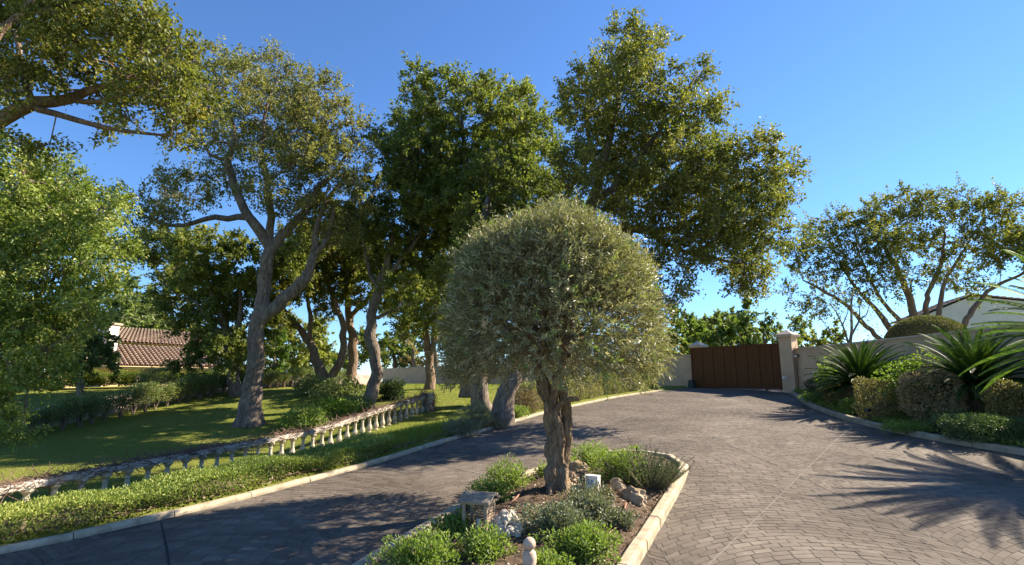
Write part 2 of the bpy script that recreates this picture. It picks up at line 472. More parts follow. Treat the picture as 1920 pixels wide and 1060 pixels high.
def sett_geo(lst):
    P = np.array([s[2] for s in lst])                     # (n,4,2)
    ctr = P.mean(1, keepdims=True)
    n = len(P)
    top = ctr + (P - ctr) * (1 - .0015 / np.maximum(np.linalg.norm(P - ctr, axis=-1, keepdims=True), .02))
    hb = zr(P[..., 0], P[..., 1]) - .001
    ht = zr(top[..., 0], top[..., 1]) + .0036 + RNG.uniform(-.001, .001, (n, 1))
    Vb = np.concatenate([P, hb[..., None]], -1); Vt = np.concatenate([top, ht[..., None]], -1)
    V = np.concatenate([Vb, Vt], 1).reshape(-1, 3)
    base = (np.arange(n) * 8)[:, None, None]
    q = np.array([[4, 5, 6, 7], [0, 1, 5, 4], [1, 2, 6, 5], [2, 3, 7, 6], [3, 0, 4, 7]])[None]
    F = (base + q).reshape(-1, 4)
    return V, F, np.repeat(RNG.random(n), 5)
S.sort(key=lambda s: s[0] ** 2 + s[1] ** 2 + (1000 if abs(s[0]) > s[1] * .93 or s[1] < 5.0 else 0))
for s in S[:300]:
    V, F, R = sett_geo([s])
    c = np.array([s[0], s[1], float(zr(s[0], s[1]))])
    link('paver', new_mesh('paver', V, F, M['paver'], False, R), drive)
V, F, R = sett_geo(S[300:])
tag(link('paver_field', new_mesh('paver_field', V, F, M['paver'], False, R), drive), kind='stuff')

def strip(name, pts, w, mat, dz=.0072):
    mb = MB()
    P = []
    for (x0, y0), (x1, y1) in zip(pts[:-1], pts[1:]):
        n = max(2, int(math.hypot(x1 - x0, y1 - y0) / .4))
        P += [(x0 + (x1 - x0) * i / n, y0 + (y1 - y0) * i / n) for i in range(n)]
    P.append(pts[-1])
    L = []; 
    for i, (x, y) in enumerate(P):
        a = P[max(i - 1, 0)]; b = P[min(i + 1, len(P) - 1)]
        dx, dy = b[0] - a[0], b[1] - a[1]; d = math.hypot(dx, dy)
        ww = w * random.uniform(.7, 1.3) / 2
        nx, ny = -dy / d * ww, dx / d * ww
        L.append(((x + nx, y + ny), (x - nx, y - ny)))
    for (a, b), (c, d) in zip(L[:-1], L[1:]):
        mb.poly([(p[0], p[1], float(zr(p[0], p[1])) + dz) for p in (b, d, c, a)])
    mb.build(name, mat, drive)
strip('mortar_joint', [(1.2, 4.5), (1.84, 5.33), (3.33, 7.2), (6.69, 11.44)], .013, M['joint_light'])
strip('mortar_joint', [(-1.95, 10.15), (-.88, 9.21), (-.3, 8.68)], .035, M['joint_light'])
strip('mortar_joint', [(1.0, 11.8), (1.24, 12.23), (2.13, 13.73), (3.4, 15.6), (4.4, 16.8)], .035, M['joint_light'])
strip('mortar_joint', [(6.69, 11.44), (8.3, 13.4)], .02, M['joint_light'])
strip('expansion_joint', [(-4.05, 6.55), (-3.46, 5.74), (-2.6, 4.5)], .02, M['joint_dark'])

# ------------------------------------------------------------------ kerbs
def resample(pts, step):
    P = [Vector((p[0], p[1], 0)) for p in pts]
    out = [P[0]]; acc = 0
    for a, b in zip(P[:-1], P[1:]):
        d = (b - a).length; t = step - acc
        while t <= d:
            out.append(a.lerp(b, t / d)); t += step
        acc = (acc + d) % step if d >= step - acc else acc + d
    return out

def kerb(name, pts, step, w, h, side, mat, label):
    root = empty(name, (0, 0, 0), label=label, kind='structure')
    R = resample(pts, step)
    for a, b in zip(R[:-1], R[1:]):
        t = (b - a).normalized(); nrm = Vector((-t.y, t.x, 0)) * side
        g = .006
        prof = [(0, -.08), (0, h - .035), (.012, h - .012), (.035, h), (w - .02, h), (w, h - .015), (w, -.08)]
        mb = MB()
        jz = random.uniform(-.004, .004); jo = random.uniform(-.005, .005)
        rings = []
        for p in (a + t * g, b - t * g):
            z0 = float(zr(p.x, p.y)) + jz
            ring = []
            for (o, z) in prof:
                q = p + nrm * (o + jo)
                ring.append((q.x, q.y, z0 + z))
            rings.append(ring)
        n = len(prof)
        mb.v = rings[0] + rings[1]
        for k in range(n):
            f = [k, (k + 1) % n, n + (k + 1) % n, n + k]
            mb.f.append(f if side < 0 else f[::-1])
        mb.f.append(list(range(n))); mb.f.append(list(range(n, 2 * n))[::-1])
        mb.build('kerb_stone', mat, root)
    return root
kerb('lawn_kerb', KL[2:], .96, .12, .062, 1, M['kerb'], 'pale concrete kerb between driveway and hedge side')
kerb('bed_kerb', KR[1:], .96, .14, .12, -1, M['kerb_darker'], 'darker concrete kerb along the planted bed')
isl_loop = ISL + [ISL[0]]
def smooth_loop(pts, it=2):
    for _ in range(it):
        q = []
        for a, b in zip(pts, pts[1:] + pts[:1]):
            q += [(a[0] * .75 + b[0] * .25, a[1] * .75 + b[1] * .25), (a[0] * .25 + b[0] * .75, a[1] * .25 + b[1] * .75)]
        pts = q
    return pts
ISLS = smooth_loop(ISL)
def step_pts():
    # long blocks on the straight side, short ones round the tip
    return ISLS + [ISLS[0]]
kerb('island_kerb', step_pts(),   .72, .13, .12, 1, M['kerb'], 'pale concrete kerb round the olive tree island')

# island soil mound
def isl_h(x, y):
    d = min(math.hypot(x - p[0], y - p[1]) for p in ISLS)
    return float(zr(x, y)) + .05 + .16 * float(sstep(d / .9)) + .03 * mnoise.noise(Vector((x * 2.2, y * 2.2, 0)))
mb = MB()
cx, cy = .7, 7.0
rows = []
NR = 14
inner = []
for p in ISLS:
    inner.append((p[0] + (cx - p[0]) * .045, p[1] + (cy - p[1]) * .045))
for j in range(NR):
    t = 1 - j / (NR - .5)
    rows.append([len(mb.v) + i for i in range(len(inner))])
    for p in inner:
        x, y = cx + (p[0] - cx) * t, cy + (p[1] - cy) * t
        mb.v.append((x, y, isl_h(x, y) + random.uniform(-.012, .012)))
n = len(inner)
for j in range(NR - 1):
    for i in range(n):
        mb.f.append([rows[j][i], rows[j][(i + 1) % n], rows[j + 1][(i + 1) % n], rows[j + 1][i]])
mb.f.append(rows[-1])
tag(mb.build('island_soil', M['soil'], smooth=True), 'brown soil filling the olive tree island', kind='structure')

# right bed soil
mb = MB()
by = np.arange(2, 23.6, .5)
for y in by:
    a = float(xr(y)) + .1
    for k in range(9):
        x = a + (13.2 - a) * k / 8
        mb.v.append((x, y, float(zr(x, y)) + .08 + .05 * mnoise.noise(Vector((x * 1.3, y * 1.3, 3))) + (.12 * float(sstep((x - a) / 2)))))
for j in range(len(by) - 1):
    for k in range(8):
        i = j * 9 + k
        mb.f.append([i, i + 1, i + 10, i + 9])
tag(mb.build('bed_soil', M['soil'], smooth=True), 'dark soil of the planted bed below the wall', kind='structure')
def bz(x, y):
    return float(zr(x, y)) + .1 + .12 * float(sstep((x - xr(y)) / 2))

# ------------------------------------------------------------------ foliage helpers
def unit(a):
    return a / np.maximum(np.linalg.norm(a, axis=-1, keepdims=True), 1e-9)

def leaf_quads(P, Dr, N, L, Wd, fold=.12):
    Dr = unit(Dr)
    Sd = unit(np.cross(Dr, N))
    Nn = np.cross(Sd, Dr)
    L = np.asarray(L)[:, None]; Wd = np.asarray(Wd)[:, None]
    mid = P + Dr * L * .48
    v = np.stack([P, mid + Sd * Wd * .5 + Nn * Wd * fold, P + Dr * L - Nn * L * .08, mid - Sd * Wd * .5 + Nn * Wd * fold], 1)
    return v.reshape(-1, 3)

def leaf_mesh(name, P, Dr, N, L, Wd, mat, rnd=None, fold=.12):
    n = len(P)
    V = leaf_quads(P, Dr, N, L, Wd, fold)
    F = np.arange(4 * n).reshape(n, 4)
    if rnd is None: rnd = RNG.random(n)
    return new_mesh(name, V, F, mat, False, np.clip(rnd, 0, 1))

def rand_dirs(n):
    return unit(RNG.normal(size=(n, 3)))

def blob_leaves(c, r, n, L, W, shell=.45, bias=None, up=.4, lmp=.10):
    """points in a lumpy ellipsoid, denser to the outside; returns P, dir, normal"""
    d = rand_dirs(n)
    ph = RNG.uniform(0, 6.28, 6)
    lump = 1 + lmp * (np.sin(d[:, 0] * 5 + ph[0]) + np.sin(d[:, 1] * 5 + ph[1]) + np.sin(d[:, 2] * 5 + ph[2])) + (lmp - .1) * np.sin(d[:, 0] * 9 + d[:, 1] * 8 + ph[5]) + .05 * np.sin(d[:, 0] * 11 + ph[3]) + .05 * np.sin(d[:, 2] * 12 + ph[4])
    rad = (1 - shell * RNG.random(n) ** 1.6) * lump
    P = np.asarray(c) + d * rad[:, None] * np.asarray(r)
    Dr = unit(d * .7 + RNG.normal(size=(n, 3)) * .55 + np.array([0, 0, up]) * .6)
    N = unit(d * .6 + RNG.normal(size=(n, 3)) * .5 + np.array([0, 0, up]))
    return P, Dr, N

def dup_thing(root, loc, rz, label=None):
    c = copy_tree(root)
    c.location = loc; c.rotation_euler = (0, 0, rz)
    if label: c['label'] = label
    return c

# ---- tree: limbs given as traced polylines, twigs grown to fill the crown's lobes
def grow_tree(name, label, base, limbs, lobes, leafmat, bark='bark', spacing=.62, leaves=300, L=.085, W=.05, puff=.55, group=None,
              cat='tree', seed=1, twig=14, sparse=0.0, leaf_rad_lo=.35, sides=12, droop=0.0, flare=1.22, tip=.009):
    L, W, leaves = L * 1.22, W * 1.28, int(leaves * 1.35)
    rng = np.random.default_rng(seed)
    root = empty(name, base, label=label, cat=cat, group=group)
    B = np.array(base)
    pos = []; par = []; fix = []; plen = []
    def add(p, parent, r=None):
        pos.append(np.asarray(p, float)); par.append(parent); fix.append(r)
        plen.append(0 if parent < 0 else plen[parent] + float(np.linalg.norm(pos[-1] - pos[parent])))
        return len(pos) - 1
    for li, limb in enumerate(limbs):
        pts = [np.array(q[0], float) for q in limb]; rr = [q[1] for q in limb]
        if li == 0:
            cur = add(pts[0], -1, rr[0])
        else:
            d = np.linalg.norm(np.array(pos) - pts[0], axis=1)
            cur = int(np.argmin(d))
            if d[cur] > .15: cur = add(pts[0], cur, rr[0])
        # catmull-rom through the traced points
        Q = [pts[0] * 2 - pts[1]] + pts + [pts[-1] * 2 - pts[-2]]
        for i in range(1, len(Q) - 2):
            seg = np.linalg.norm(Q[i + 1] - Q[i]); n = max(2, int(seg / .3))
            for k in range(1, n + 1):
                t = k / n
                p = .5 * ((2 * Q[i]) + (-Q[i - 1] + Q[i + 1]) * t + (2 * Q[i - 1] - 5 * Q[i] + 4 * Q[i + 1] - Q[i + 2]) * t * t + (-Q[i - 1] + 3 * Q[i] - 3 * Q[i + 1] + Q[i + 2]) * t ** 3)
                r = rr[i - 1] + (rr[i] - rr[i - 1]) * t
                p = p + rng.normal(size=3) * min(.035, r * .25) * (0 if (k == n and i == len(Q) - 3) else 1)
                cur = add(p, cur, r)
    nl = len(pos)
    # cluster centres
    C = []; CR = []
    for (c, r) in lobes:
        c = np.array(c, float); r = np.array(r if hasattr(r, '__len__') else (r, r, r), float)
        tries = int(14 * r[0] * r[1] * r[2] / spacing ** 3) + 6
        for _ in range(tries):
            d = rng.normal(size=3); d /= np.linalg.norm(d)
            q = c + d * r * rng.random() ** .42
            if C and np.min(np.linalg.norm(np.array(C) - q, axis=1)) < spacing: continue
            C.append(q)
    C = np.array(C)
    if sparse: C = C[rng.random(len(C)) > sparse]
    top = np.array(pos[:nl])
    order = np.argsort([np.min(np.linalg.norm(top - c, axis=1)) for c in C])
    endn = []
    for ci in order:
        c = C[ci]
        A = np.array(pos); d = np.linalg.norm(A - c, axis=1)
        cost = d * (1 + .0) + .12 * np.array(plen)
        cost = cost + np.where(A[:, 2] > c[2] + .3, .6 * (A[:, 2] - c[2]), 0) + np.where(A[:, 2] - B[2] < 1.2, 3, 0)
        j = int(np.argmin(cost))
        p0 = A[j]
        t0 = A[j] - A[par[j]] if par[j] >= 0 else np.array([0, 0, 1.])
        t0 = t0 / max(np.linalg.norm(t0), 1e-6)
        dist = d[j]
        m = p0 + t0 * dist * .25 + (c - p0) * .35 + np.array([0, 0, .10 * dist]) + rng.normal(size=3) * dist * .07
        n = max(2, int(dist / .3))
        cur = j
        for k in range(1, n + 1):
            t = k / n
            p = (1 - t) ** 2 * p0 + 2 * t * (1 - t) * m + t * t * c + (rng.normal(size=3) * .025 if k < n else 0)
            cur = add(p, cur)
        endn.append(cur)
    N = len(pos)
    P = np.array(pos)
    # pipe model
    w = np.zeros(N)
    kids = [[] for _ in range(N)]
    for i in range(N):
        if par[i] >= 0: kids[par[i]].append(i)
    r = np.zeros(N)
    for i in range(N - 1, -1, -1):
        if not kids[i]:
            r[i] = tip
        else:
            r[i] = (sum(r[k] ** 2.25 for k in kids[i])) ** (1 / 2.25) + .0006
        if fix[i] is not None:
            r[i] = fix[i]
        elif par[i] >= 0 and fix[par[i]] is not None:
            r[i] = min(r[i], fix[par[i]] * .75)
    # tubes
    def tubes(minr, maxr):
        VV = []; FF = []; nv = 0
        starts = [(0, -1)]
        done = []
        stack = [0]
        chains = []
        while stack:
            s = stack.pop()
            ch = [s] if par[s] < 0 else [par[s], s]
            i = s
            while kids[i]:
                ks = sorted(kids[i], key=lambda k: -(r[k] + (10 if fix[k] is not None and k == i + 1 else 0)))
                stack += ks[1:]
                i = ks[0]; ch.append(i)
            chains.append(ch)
        for ch in chains:
            rc = r[ch].copy()
            if par[ch[0]] >= 0 or len(ch) > 1 and ch[0] != 0: rc[0] = min(rc[0], rc[1] * 1.15)
            if not (minr <= rc.max() < maxr): continue
            ns = sides if rc.max() > .12 else (6 if rc.max() > .035 else 4)
            pts = P[ch]
            T = np.gradient(pts, axis=0); T = unit(T)
            nrm = np.cross(T[0], [0.3, .9, .2]); nrm /= np.linalg.norm(nrm)
            ang = np.arange(ns) * 2 * math.pi / ns
            for i in range(len(ch)):
                nrm = nrm - T[i] * nrm.dot(T[i]); nrm /= max(np.linalg.norm(nrm), 1e-6)
                bi = np.cross(T[i], nrm)
                rad = np.full(ns, rc[i])
                if rc[i] > .06:
                    h = pts[i][2] - B[2]
                    if ch[0] == 0 and h < 1.0 and flare > 1:
                        rad = rad * (1 + (flare - 1) * (1 - max(h, 0) / 1.0) ** 2 * (1 + .35 * np.sin(ang * 4 + seed)))
                    rad = rad * np.array([1 + .22 * mnoise.noise(Vector((math.cos(a) * 1.6 + seed, math.sin(a) * 1.6, h * 1.7))) for a in ang])
                ring = pts[i] + (np.cos(ang)[:, None] * nrm + np.sin(ang)[:, None] * bi) * rad[:, None]
                VV.append(ring)
            m = len(ch)
            k = np.arange(ns); k2 = (k + 1) % ns
            for i in range(m - 1):
                FF.append(np.stack([nv + i * ns + k, nv + i * ns + k2, nv + (i + 1) * ns + k2, nv + (i + 1) * ns + k], -1))
            nv += m * ns
        if not VV: return None
        return np.concatenate(VV), np.concatenate(FF)
    loc = B
    g = tubes(.06, 9)
    if g: link('trunk', new_mesh('trunk', g[0] - loc, g[1], M[bark], True), root)
    # twigs with leaves
    ends = P[endn]; dirs = unit(ends - P[[par[e] for e in endn]])
    nc = len(ends)
    nt = twig
    tp = np.repeat(ends, nt, 0); td = np.repeat(dirs, nt, 0)
    tdir = unit(td * .55 + rng.normal(size=(nc * nt, 3)) * .75 + np.array([0, 0, .22 - droop]))
    tl = puff * rng.uniform(.55, 1.25, nc * nt)
    # thin twig blades (three sided)
    side = unit(np.cross(tdir, rng.normal(size=(nc * nt, 3)))); oth = np.cross(tdir, side)
    wv = .0065
    tv = np.stack([tp + side * wv, tp - side * wv * .5 + oth * wv * .87, tp - side * wv * .5 - oth * wv * .87, tp + tdir * tl[:, None]], 1).reshape(-1, 3)
    b = np.arange(nc * nt) * 4
    tf = np.concatenate([np.stack([b, b + 1, b + 3], -1), np.stack([b + 1, b + 2, b + 3], -1), np.stack([b + 2, b, b + 3], -1)])
    g = tubes(0, .06)
    if g:
        tri = np.concatenate([g[1][:, [0, 1, 2]], g[1][:, [0, 2, 3]]])
        vv = np.concatenate([g[0], tv]); ff = np.concatenate([tri, tf + len(g[0])])
    else:
        vv, ff = tv, tf
    link('branches', new_mesh('branches', vv - loc, ff, M[bark], False), root)
    per = max(1, leaves // nt)
    nL = nc * nt * per
    ti = np.repeat(np.arange(nc * nt), per)
    s = rng.uniform(leaf_rad_lo, 1.08, nL)
    p = tp[ti] + tdir[ti] * (tl[ti] * s)[:, None] + rng.normal(size=(nL, 3)) * .05
    ld = unit(tdir[ti] * .5 + rng.normal(size=(nL, 3)) * .8 + np.array([0, 0, -droop]))
    ln = unit(rng.normal(size=(nL, 3)) * .6 + np.array([0, 0, .9]))
    crn = np.repeat(rng.normal(size=nc) * .12, nt * per)
    link('crown', leaf_mesh('crown', p - loc, ld, ln, L * rng.uniform(.7, 1.3, nL), W * rng.uniform(.7, 1.3, nL), M[leafmat], np.clip(rng.normal(.45, .22, nL) + crn, 0, 1)), root)
    return root

def lobes_px(lst, D, spread=1.0, squash=1.0, rs=1.0, seed=0):
    """survey lobes (px, py, radius px[, depth offset m]) to ellipsoids"""
    rng = random.Random(seed)
    out = []
    for q in lst:
        dd = q[3] if len(q) > 3 else rng.uniform(-spread, spread)
        d = D + dd
        r = q[2] / 1000 * d * rs
        out.append((tuple(at(q[0], q[1], d)), (r, r * 1.15, r * squash)))
    return out
def limb_px(lst, D):
    out = []
    for q in lst:
        dd = q[3] if len(q) > 3 else 0
        out.append((tuple(at(q[0], q[1], D + dd)), q[2]))
    return out

# ------------------------------------------------------------------ walls, pillars, gate
GL = Vector((8.69, 26.1, 0)); GR = Vector((11.28, 22.6, 0))
gdir = (GR - GL).normalized(); gout = Vector((gdir.y, -gdir.x, 0))   # gout points towards camera side
if gout.y > 0: gout = -gout
grot = math.atan2(gdir.y, gdir.x)
def wall_run(name, label, pts, tops, thick, mat, cap=True, base_drop=.4):
    root = empty(name, (pts[0][0], pts[0][1], gz(*pts[0])), label=label, cat='wall')
    o = Vector(root.location)
    mb = MB(); mc = MB()
    nrms = []
    n = len(pts)
    for i in range(n):
        a = Vector((*pts[max(i - 1, 0)], 0)); b = Vector((*pts[min(i + 1, n - 1)], 0))
        t = (b - a).normalized(); nrms.append(Vector((-t.y, t.x, 0)))
    for (m, ex, zlo, zhi) in ((mb, 0, None, 0), (mc, .035, -.002, .055)):
        rings = []
        for i in range(n):
            p = Vector((*pts[i], 0)); h = thick / 2 + ex
            zb = gz(*pts[i]) - base_drop if zlo is None else tops[i] + zlo
            zt = tops[i] + zhi
            q = [p - nrms[i] * h, p + nrms[i] * h]
            rings.append([Vector((q[0].x, q[0].y, zb)) - o, Vector((q[1].x, q[1].y, zb)) - o, Vector((q[1].x, q[1].y, zt)) - o, Vector((q[0].x, q[0].y, zt)) - o])
        for i, rg in enumerate(rings): m.v += [tuple(v) for v in rg]
        for i in range(n - 1):
            for k in range(4):
                m.f.append([i * 4 + k, i * 4 + (k + 1) % 4, (i + 1) * 4 + (k + 1) % 4, (i + 1) * 4 + k])
        m.f.append([3, 2, 1, 0]); m.f.append([(n - 1) * 4 + k for k in range(4)])
    mb.build('wall_face', mat, root)
    if cap: mc.build('coping', M['cap'], root)
    return root
topR = 2.98
wall_run('garden_wall', 'beige rendered wall with coping behind the cycads, right of the gate', [(11.75, 22.35), (12.0, 19), (12.1, 15), (12.3, 10), (12.6, 3)], [topR, topR, topR, topR, topR], .25, M['wall'])
a1 = at(1262, 668, 26.8); a2 = at(1080, 677, 33.0); a3 = at(720, 692.5, 50.0)
wall_run('garden_wall', 'beige rendered wall running along the back lawn, left of the gate', [(8.75, 26.35), (a1.x, a1.y), (a2.x, a2.y), (a3.x, a3.y)], [a1.z, a1.z, a2.z, a3.z], .25, M['wall'])

def pillar(label, c, zt, s=.5):
    z0 = gz(c[0], c[1]) - .2
    root = empty('gate_pillar', (c[0], c[1], z0), rotz=grot, label=label, cat='pillar', group='gate pillars')
    MB().box((0, 0, (zt - z0) / 2), (s, s, zt - z0)).build('shaft', M['wall'], root)
    mb = MB().box((0, 0, zt - z0 + .035), (s + .14, s + .14, .07)).box((0, 0, zt - z0 + .09), (s + .2, s + .2, .045))
    b = len(mb.v); e = (s + .16) / 2; z = zt - z0 + .112
    mb.v += [(-e, -e, z), (e, -e, z), (e, e, z), (-e, e, z), (0, 0, z + .2)]
    for k in range(4): mb.f.append([b + k, b + (k + 1) % 4, b + 4])
    mb.build('pillar_cap', M['cap'], root)
    return root
pr = at(1481, 690, 22.35)
pillar('beige pillar with pyramid cap at the hinged right end of the gate', (pr.x + .02, pr.y), at(1475, 630, 22.35).z - .06, .52)
pl_ = at(1308, 690, 26.9)
pillar('beige pillar behind the left end of the gate, only its cap showing', (pl_.x + .1, pl_.y), at(1308, 651, 26.9).z - .02, .5)

gl_top, gr_top = at(1296, 653, 26.1).z, at(1458, 643.5, 22.6).z
ztop = (gl_top + gr_top) / 2
gate = empty('driveway_gate', (GL.x, GL.y, 0), rotz=grot, label='wide brown sliding gate of vertical metal boards', cat='gate')
glen = (GR - GL).length
zb = 1.36
nb = 15
bw = (glen - .16) / nb
for i in range(nb):
    x = .08 + (i + .5) * bw
    MB().box((x, -.016 * (i % 2), (zb + .1 + ztop - .08) / 2), (bw - .012, .035, ztop - .08 - zb - .1)).build('board', M['gate'], gate)
MB().box((glen / 2, .035, (zb + ztop) / 2), (glen - .2, .012, ztop - zb - .1)).build('light_stop_sheet', M['gate_dark'], gate)  # sheet added behind the boards so no light shows through their gaps
for x in (.05, glen - .05):
    MB().box((x, 0, (zb + ztop) / 2 - .005), (.1, .09, ztop - zb + .01)).build('stile', M['gate_dark'], gate)
MB().box((glen / 2, 0, ztop - .04), (glen - .2, .085, .08)).build('top_rail', M['gate_dark'], gate)
MB().box((glen / 2, 0, zb + .06), (glen - .2, .085, .09)).build('bottom_rail', M['gate_dark'], gate)
for x in (.6, glen - .7):
    MB().tube([(x, -.03, zb + .0), (x, .03, zb + .0)], .055, 12).build('wheel', M['black'], gate)
for z in (ztop - .1, ztop - 1.15):
    MB().box((glen + .14, -.03, z), (.26, .05, .05)).build('hinge_arm', M['black'], gate)
mo = GL + gout * .25 + gdir * .12
mt = empty('gate_motor', (mo.x, mo.y, float(zr(mo.x, mo.y))), rotz=grot, label='small dark green gate motor box on the ground', cat='motor')
MB().box((0, 0, .17), (.3, .22, .34), taper=.85).build('housing', M['green_box'], mt)
MB().box((0, 0, .36), (.2, .15, .04), taper=.7).build('lid', M['black'], mt)

# wall fittings
wl_ = at(1484, 661, 21.9)
lf = empty('wall_lamp', (11.58, 21.85, 2.72), label='small dark sensor lamp under the coping beside the gate pillar', cat='lamp')
MB().box((0, 0, 0), (.08, .14, .1)).build('housing', M['black'], lf)
MB().box((-.06, 0, -.02), (.05, .16, .08)).build('lamp_head', M['white_box'], lf)
cb = MB().tube([(11.58, 21.87, 2.66), (11.57, 21.9, 2.2), (11.58, 21.93, 1.7), (11.57, 21.95, 1.35)], .012, 5)
tag(cb.build('cable', M['black']), 'thin dark cable running down the wall below the sensor lamp', 'cable')
pt = at(1471, 708, 22.05)
pp = empty('intercom_plate', (pt.x, pt.y, pt.z), rotz=grot, label='small white intercom plate low on the gate pillar', cat='intercom')
MB().box((0, 0, 0), (.16, .04, .1)).build('plate', M['white_box'], pp)
MB().box((.03, -.025, 0), (.04, .012, .04)).build('button', M['black'], pp)

# ------------------------------------------------------------------ balustrade
SB = .385
r0 = Vector(at(43, 904, 8.3)); r1 = Vector(at(592, 805, 14.7)); r2 = Vector(at(741, 757, 18.6)); r3 = Vector(at(797, 741, 20.6))
bal = empty('balustrade', (r0.x, r0.y, r0.z - .66), label='long cream stone balustrade with dead vine on its rail', cat='balustrade')
bo = Vector(bal.location)
railpts = [r0 + (r0 - r1) * .42, r0, r1, r2, r3]
def along(d):
    for a, b in zip(railpts[:-1], railpts[1:]):
        l_ = (b - a).length
        if d <= l_: return a.lerp(b, d / l_), (b - a).normalized()
        d -= l_
    return railpts[-1], (railpts[-1] - railpts[-2]).normalized()
tot = sum((b - a).length for a, b in zip(railpts[:-1], railpts[1:]))
prof = [(.085, 0), (.085, .05), (.055, .06), (.05, .08), (.078, .13), (.082, .17), (.07, .22), (.047, .29), (.038, .37), (.036, .40), (.048, .41), (.048, .425), (.036, .435), (.045, .47), (.078, .505), (.085, .515), (.085, .56)]
bme = MB().lathe((0, 0, 0), prof, 10).mesh('baluster', M['stone_bal'], False)
nbal = int(tot / SB)
for i in range(nbal):
    p, t = along((i + .5) * SB)
    o = link('baluster', bme, bal, (p.x - bo.x, p.y - bo.y, p.z - .66 - bo.z), math.atan2(t.y, t.x) + random.uniform(-.2, .2))
    o.rotation_euler[0] = random.uniform(-.025, .025)
def bar_along(zoff, w, h, name, mat, seg):
    k = 0.0
    while k < tot - .05:
        p, t = along(k + .004); q, _ = along(min(k + seg, tot) - .004)
        nn = Vector((-t.y, t.x, 0)).normalized() * w / 2
        mb = MB()
        ch = .02
        for e in (p, q):
            b = e - bo + Vector((0, 0, zoff))
            for (s_, z_) in ((-1, 0), (1, 0), (1, h - ch), (.8, h), (-.8, h), (-1, h - ch)):
                mb.v.append(tuple(b + nn * s_ + Vector((0, 0, z_))))
        for j in range(6):
            mb.f.append([j, (j + 1) % 6, 6 + (j + 1) % 6, 6 + j])
        mb.f.append([5, 4, 3, 2, 1, 0]); mb.f.append([6, 7, 8, 9, 10, 11])
        mb.build(name, mat, bal)
        k += seg
bar_along(-.10, .2, .1, 'handrail', M['rail'], 1.55)
bar_along(-.80, .24, .14, 'plinth', M['stone_bal'], 1.55)
# end post with vines
pe = r3 - bo
MB().box((pe.x + .1, pe.y + .1, pe.z - .4), (.36, .36, .95), rot=1.2).build('end_post', M['rail'], bal)
mb = MB()
def vine_bits(mb, n, f, spread, ln):
    for _ in range(n):
        p, t = f()
        pts = [p]
        d = Vector((random.gauss(0, 1), random.gauss(0, 1), random.gauss(0, .45))).normalized() * .6 + t * random.choice((-1, 1))
        d.normalize()
        l_ = random.uniform(.4, 1.3) * ln
        for k in range(3):
            d = (d + Vector((random.gauss(0, .35), random.gauss(0, .35), random.gauss(0, .3)))).normalized()
            pts.append(pts[-1] + d * l_ / 3)
        mb.tube(pts, [.007, .006, .005, .003], 3, cap=False)
def fr():
    p, t = along(random.uniform(0, tot))
    nn = Vector((-t.y, t.x, 0)).normalized()
    return p - bo + nn * random.uniform(-.12, .12) + Vector((0, 0, random.uniform(-.09, .05))), t
vine_bits(mb, 2600, fr, .1, .32)
def fe():
    a = random.uniform(0, 6.28); z = random.uniform(-.85, .1)
    return Vector((pe.x + .1 + math.cos(a) * .25, pe.y + .1 + math.sin(a) * .25, pe.z + z)), Vector((0, 0, -1.2))
vine_bits(mb, 420, fe, .1, .4)
def fh():
    p, t = along(random.uniform(tot - 2.6, tot))
    return p - bo + Vector((random.uniform(-.12, .12), random.uniform(-.12, .12), random.uniform(-.5, .04))), Vector((0, 0, -1))
vine_bits(mb, 160, fh, .1, .35)
tag(mb.build('dead_vine', M['vine'], bal), kind='stuff')

# far stair balustrade
q0 = Vector(at(533, 757, 25)); q1 = Vector(at(592, 737, 28))
fb = empty('balustrade', (q0.x, q0.y, q0.z - .6), label='short shaded stone balustrade among the oaks beyond the lawn', cat='balustrade')
fo = Vector(fb.location)
for i in range(9):
    p = q0.lerp(q1, (i + .5) / 9)
    link('baluster', bme, fb, tuple(p - fo + Vector((0, 0, -.64))))
t = (q1 - q0).normalized(); nn = Vector((-t.y, t.x, 0)).normalized() * .1
mb = MB()
for e in (q0 - t * .1, q1 + t * .1):
    for s_, z_ in ((-1, -.09), (1, -.09), (1, 0), (-1, 0)): mb.v.append(tuple(e - fo + nn * s_ + Vector((0, 0, z_))))
mb.f = [[0, 1, 5, 4], [1, 2, 6, 5], [2, 3, 7, 6], [3, 0, 4, 7], [3, 2, 1, 0], [4, 5, 6, 7]]
mb.build('handrail', M['rail'], fb)

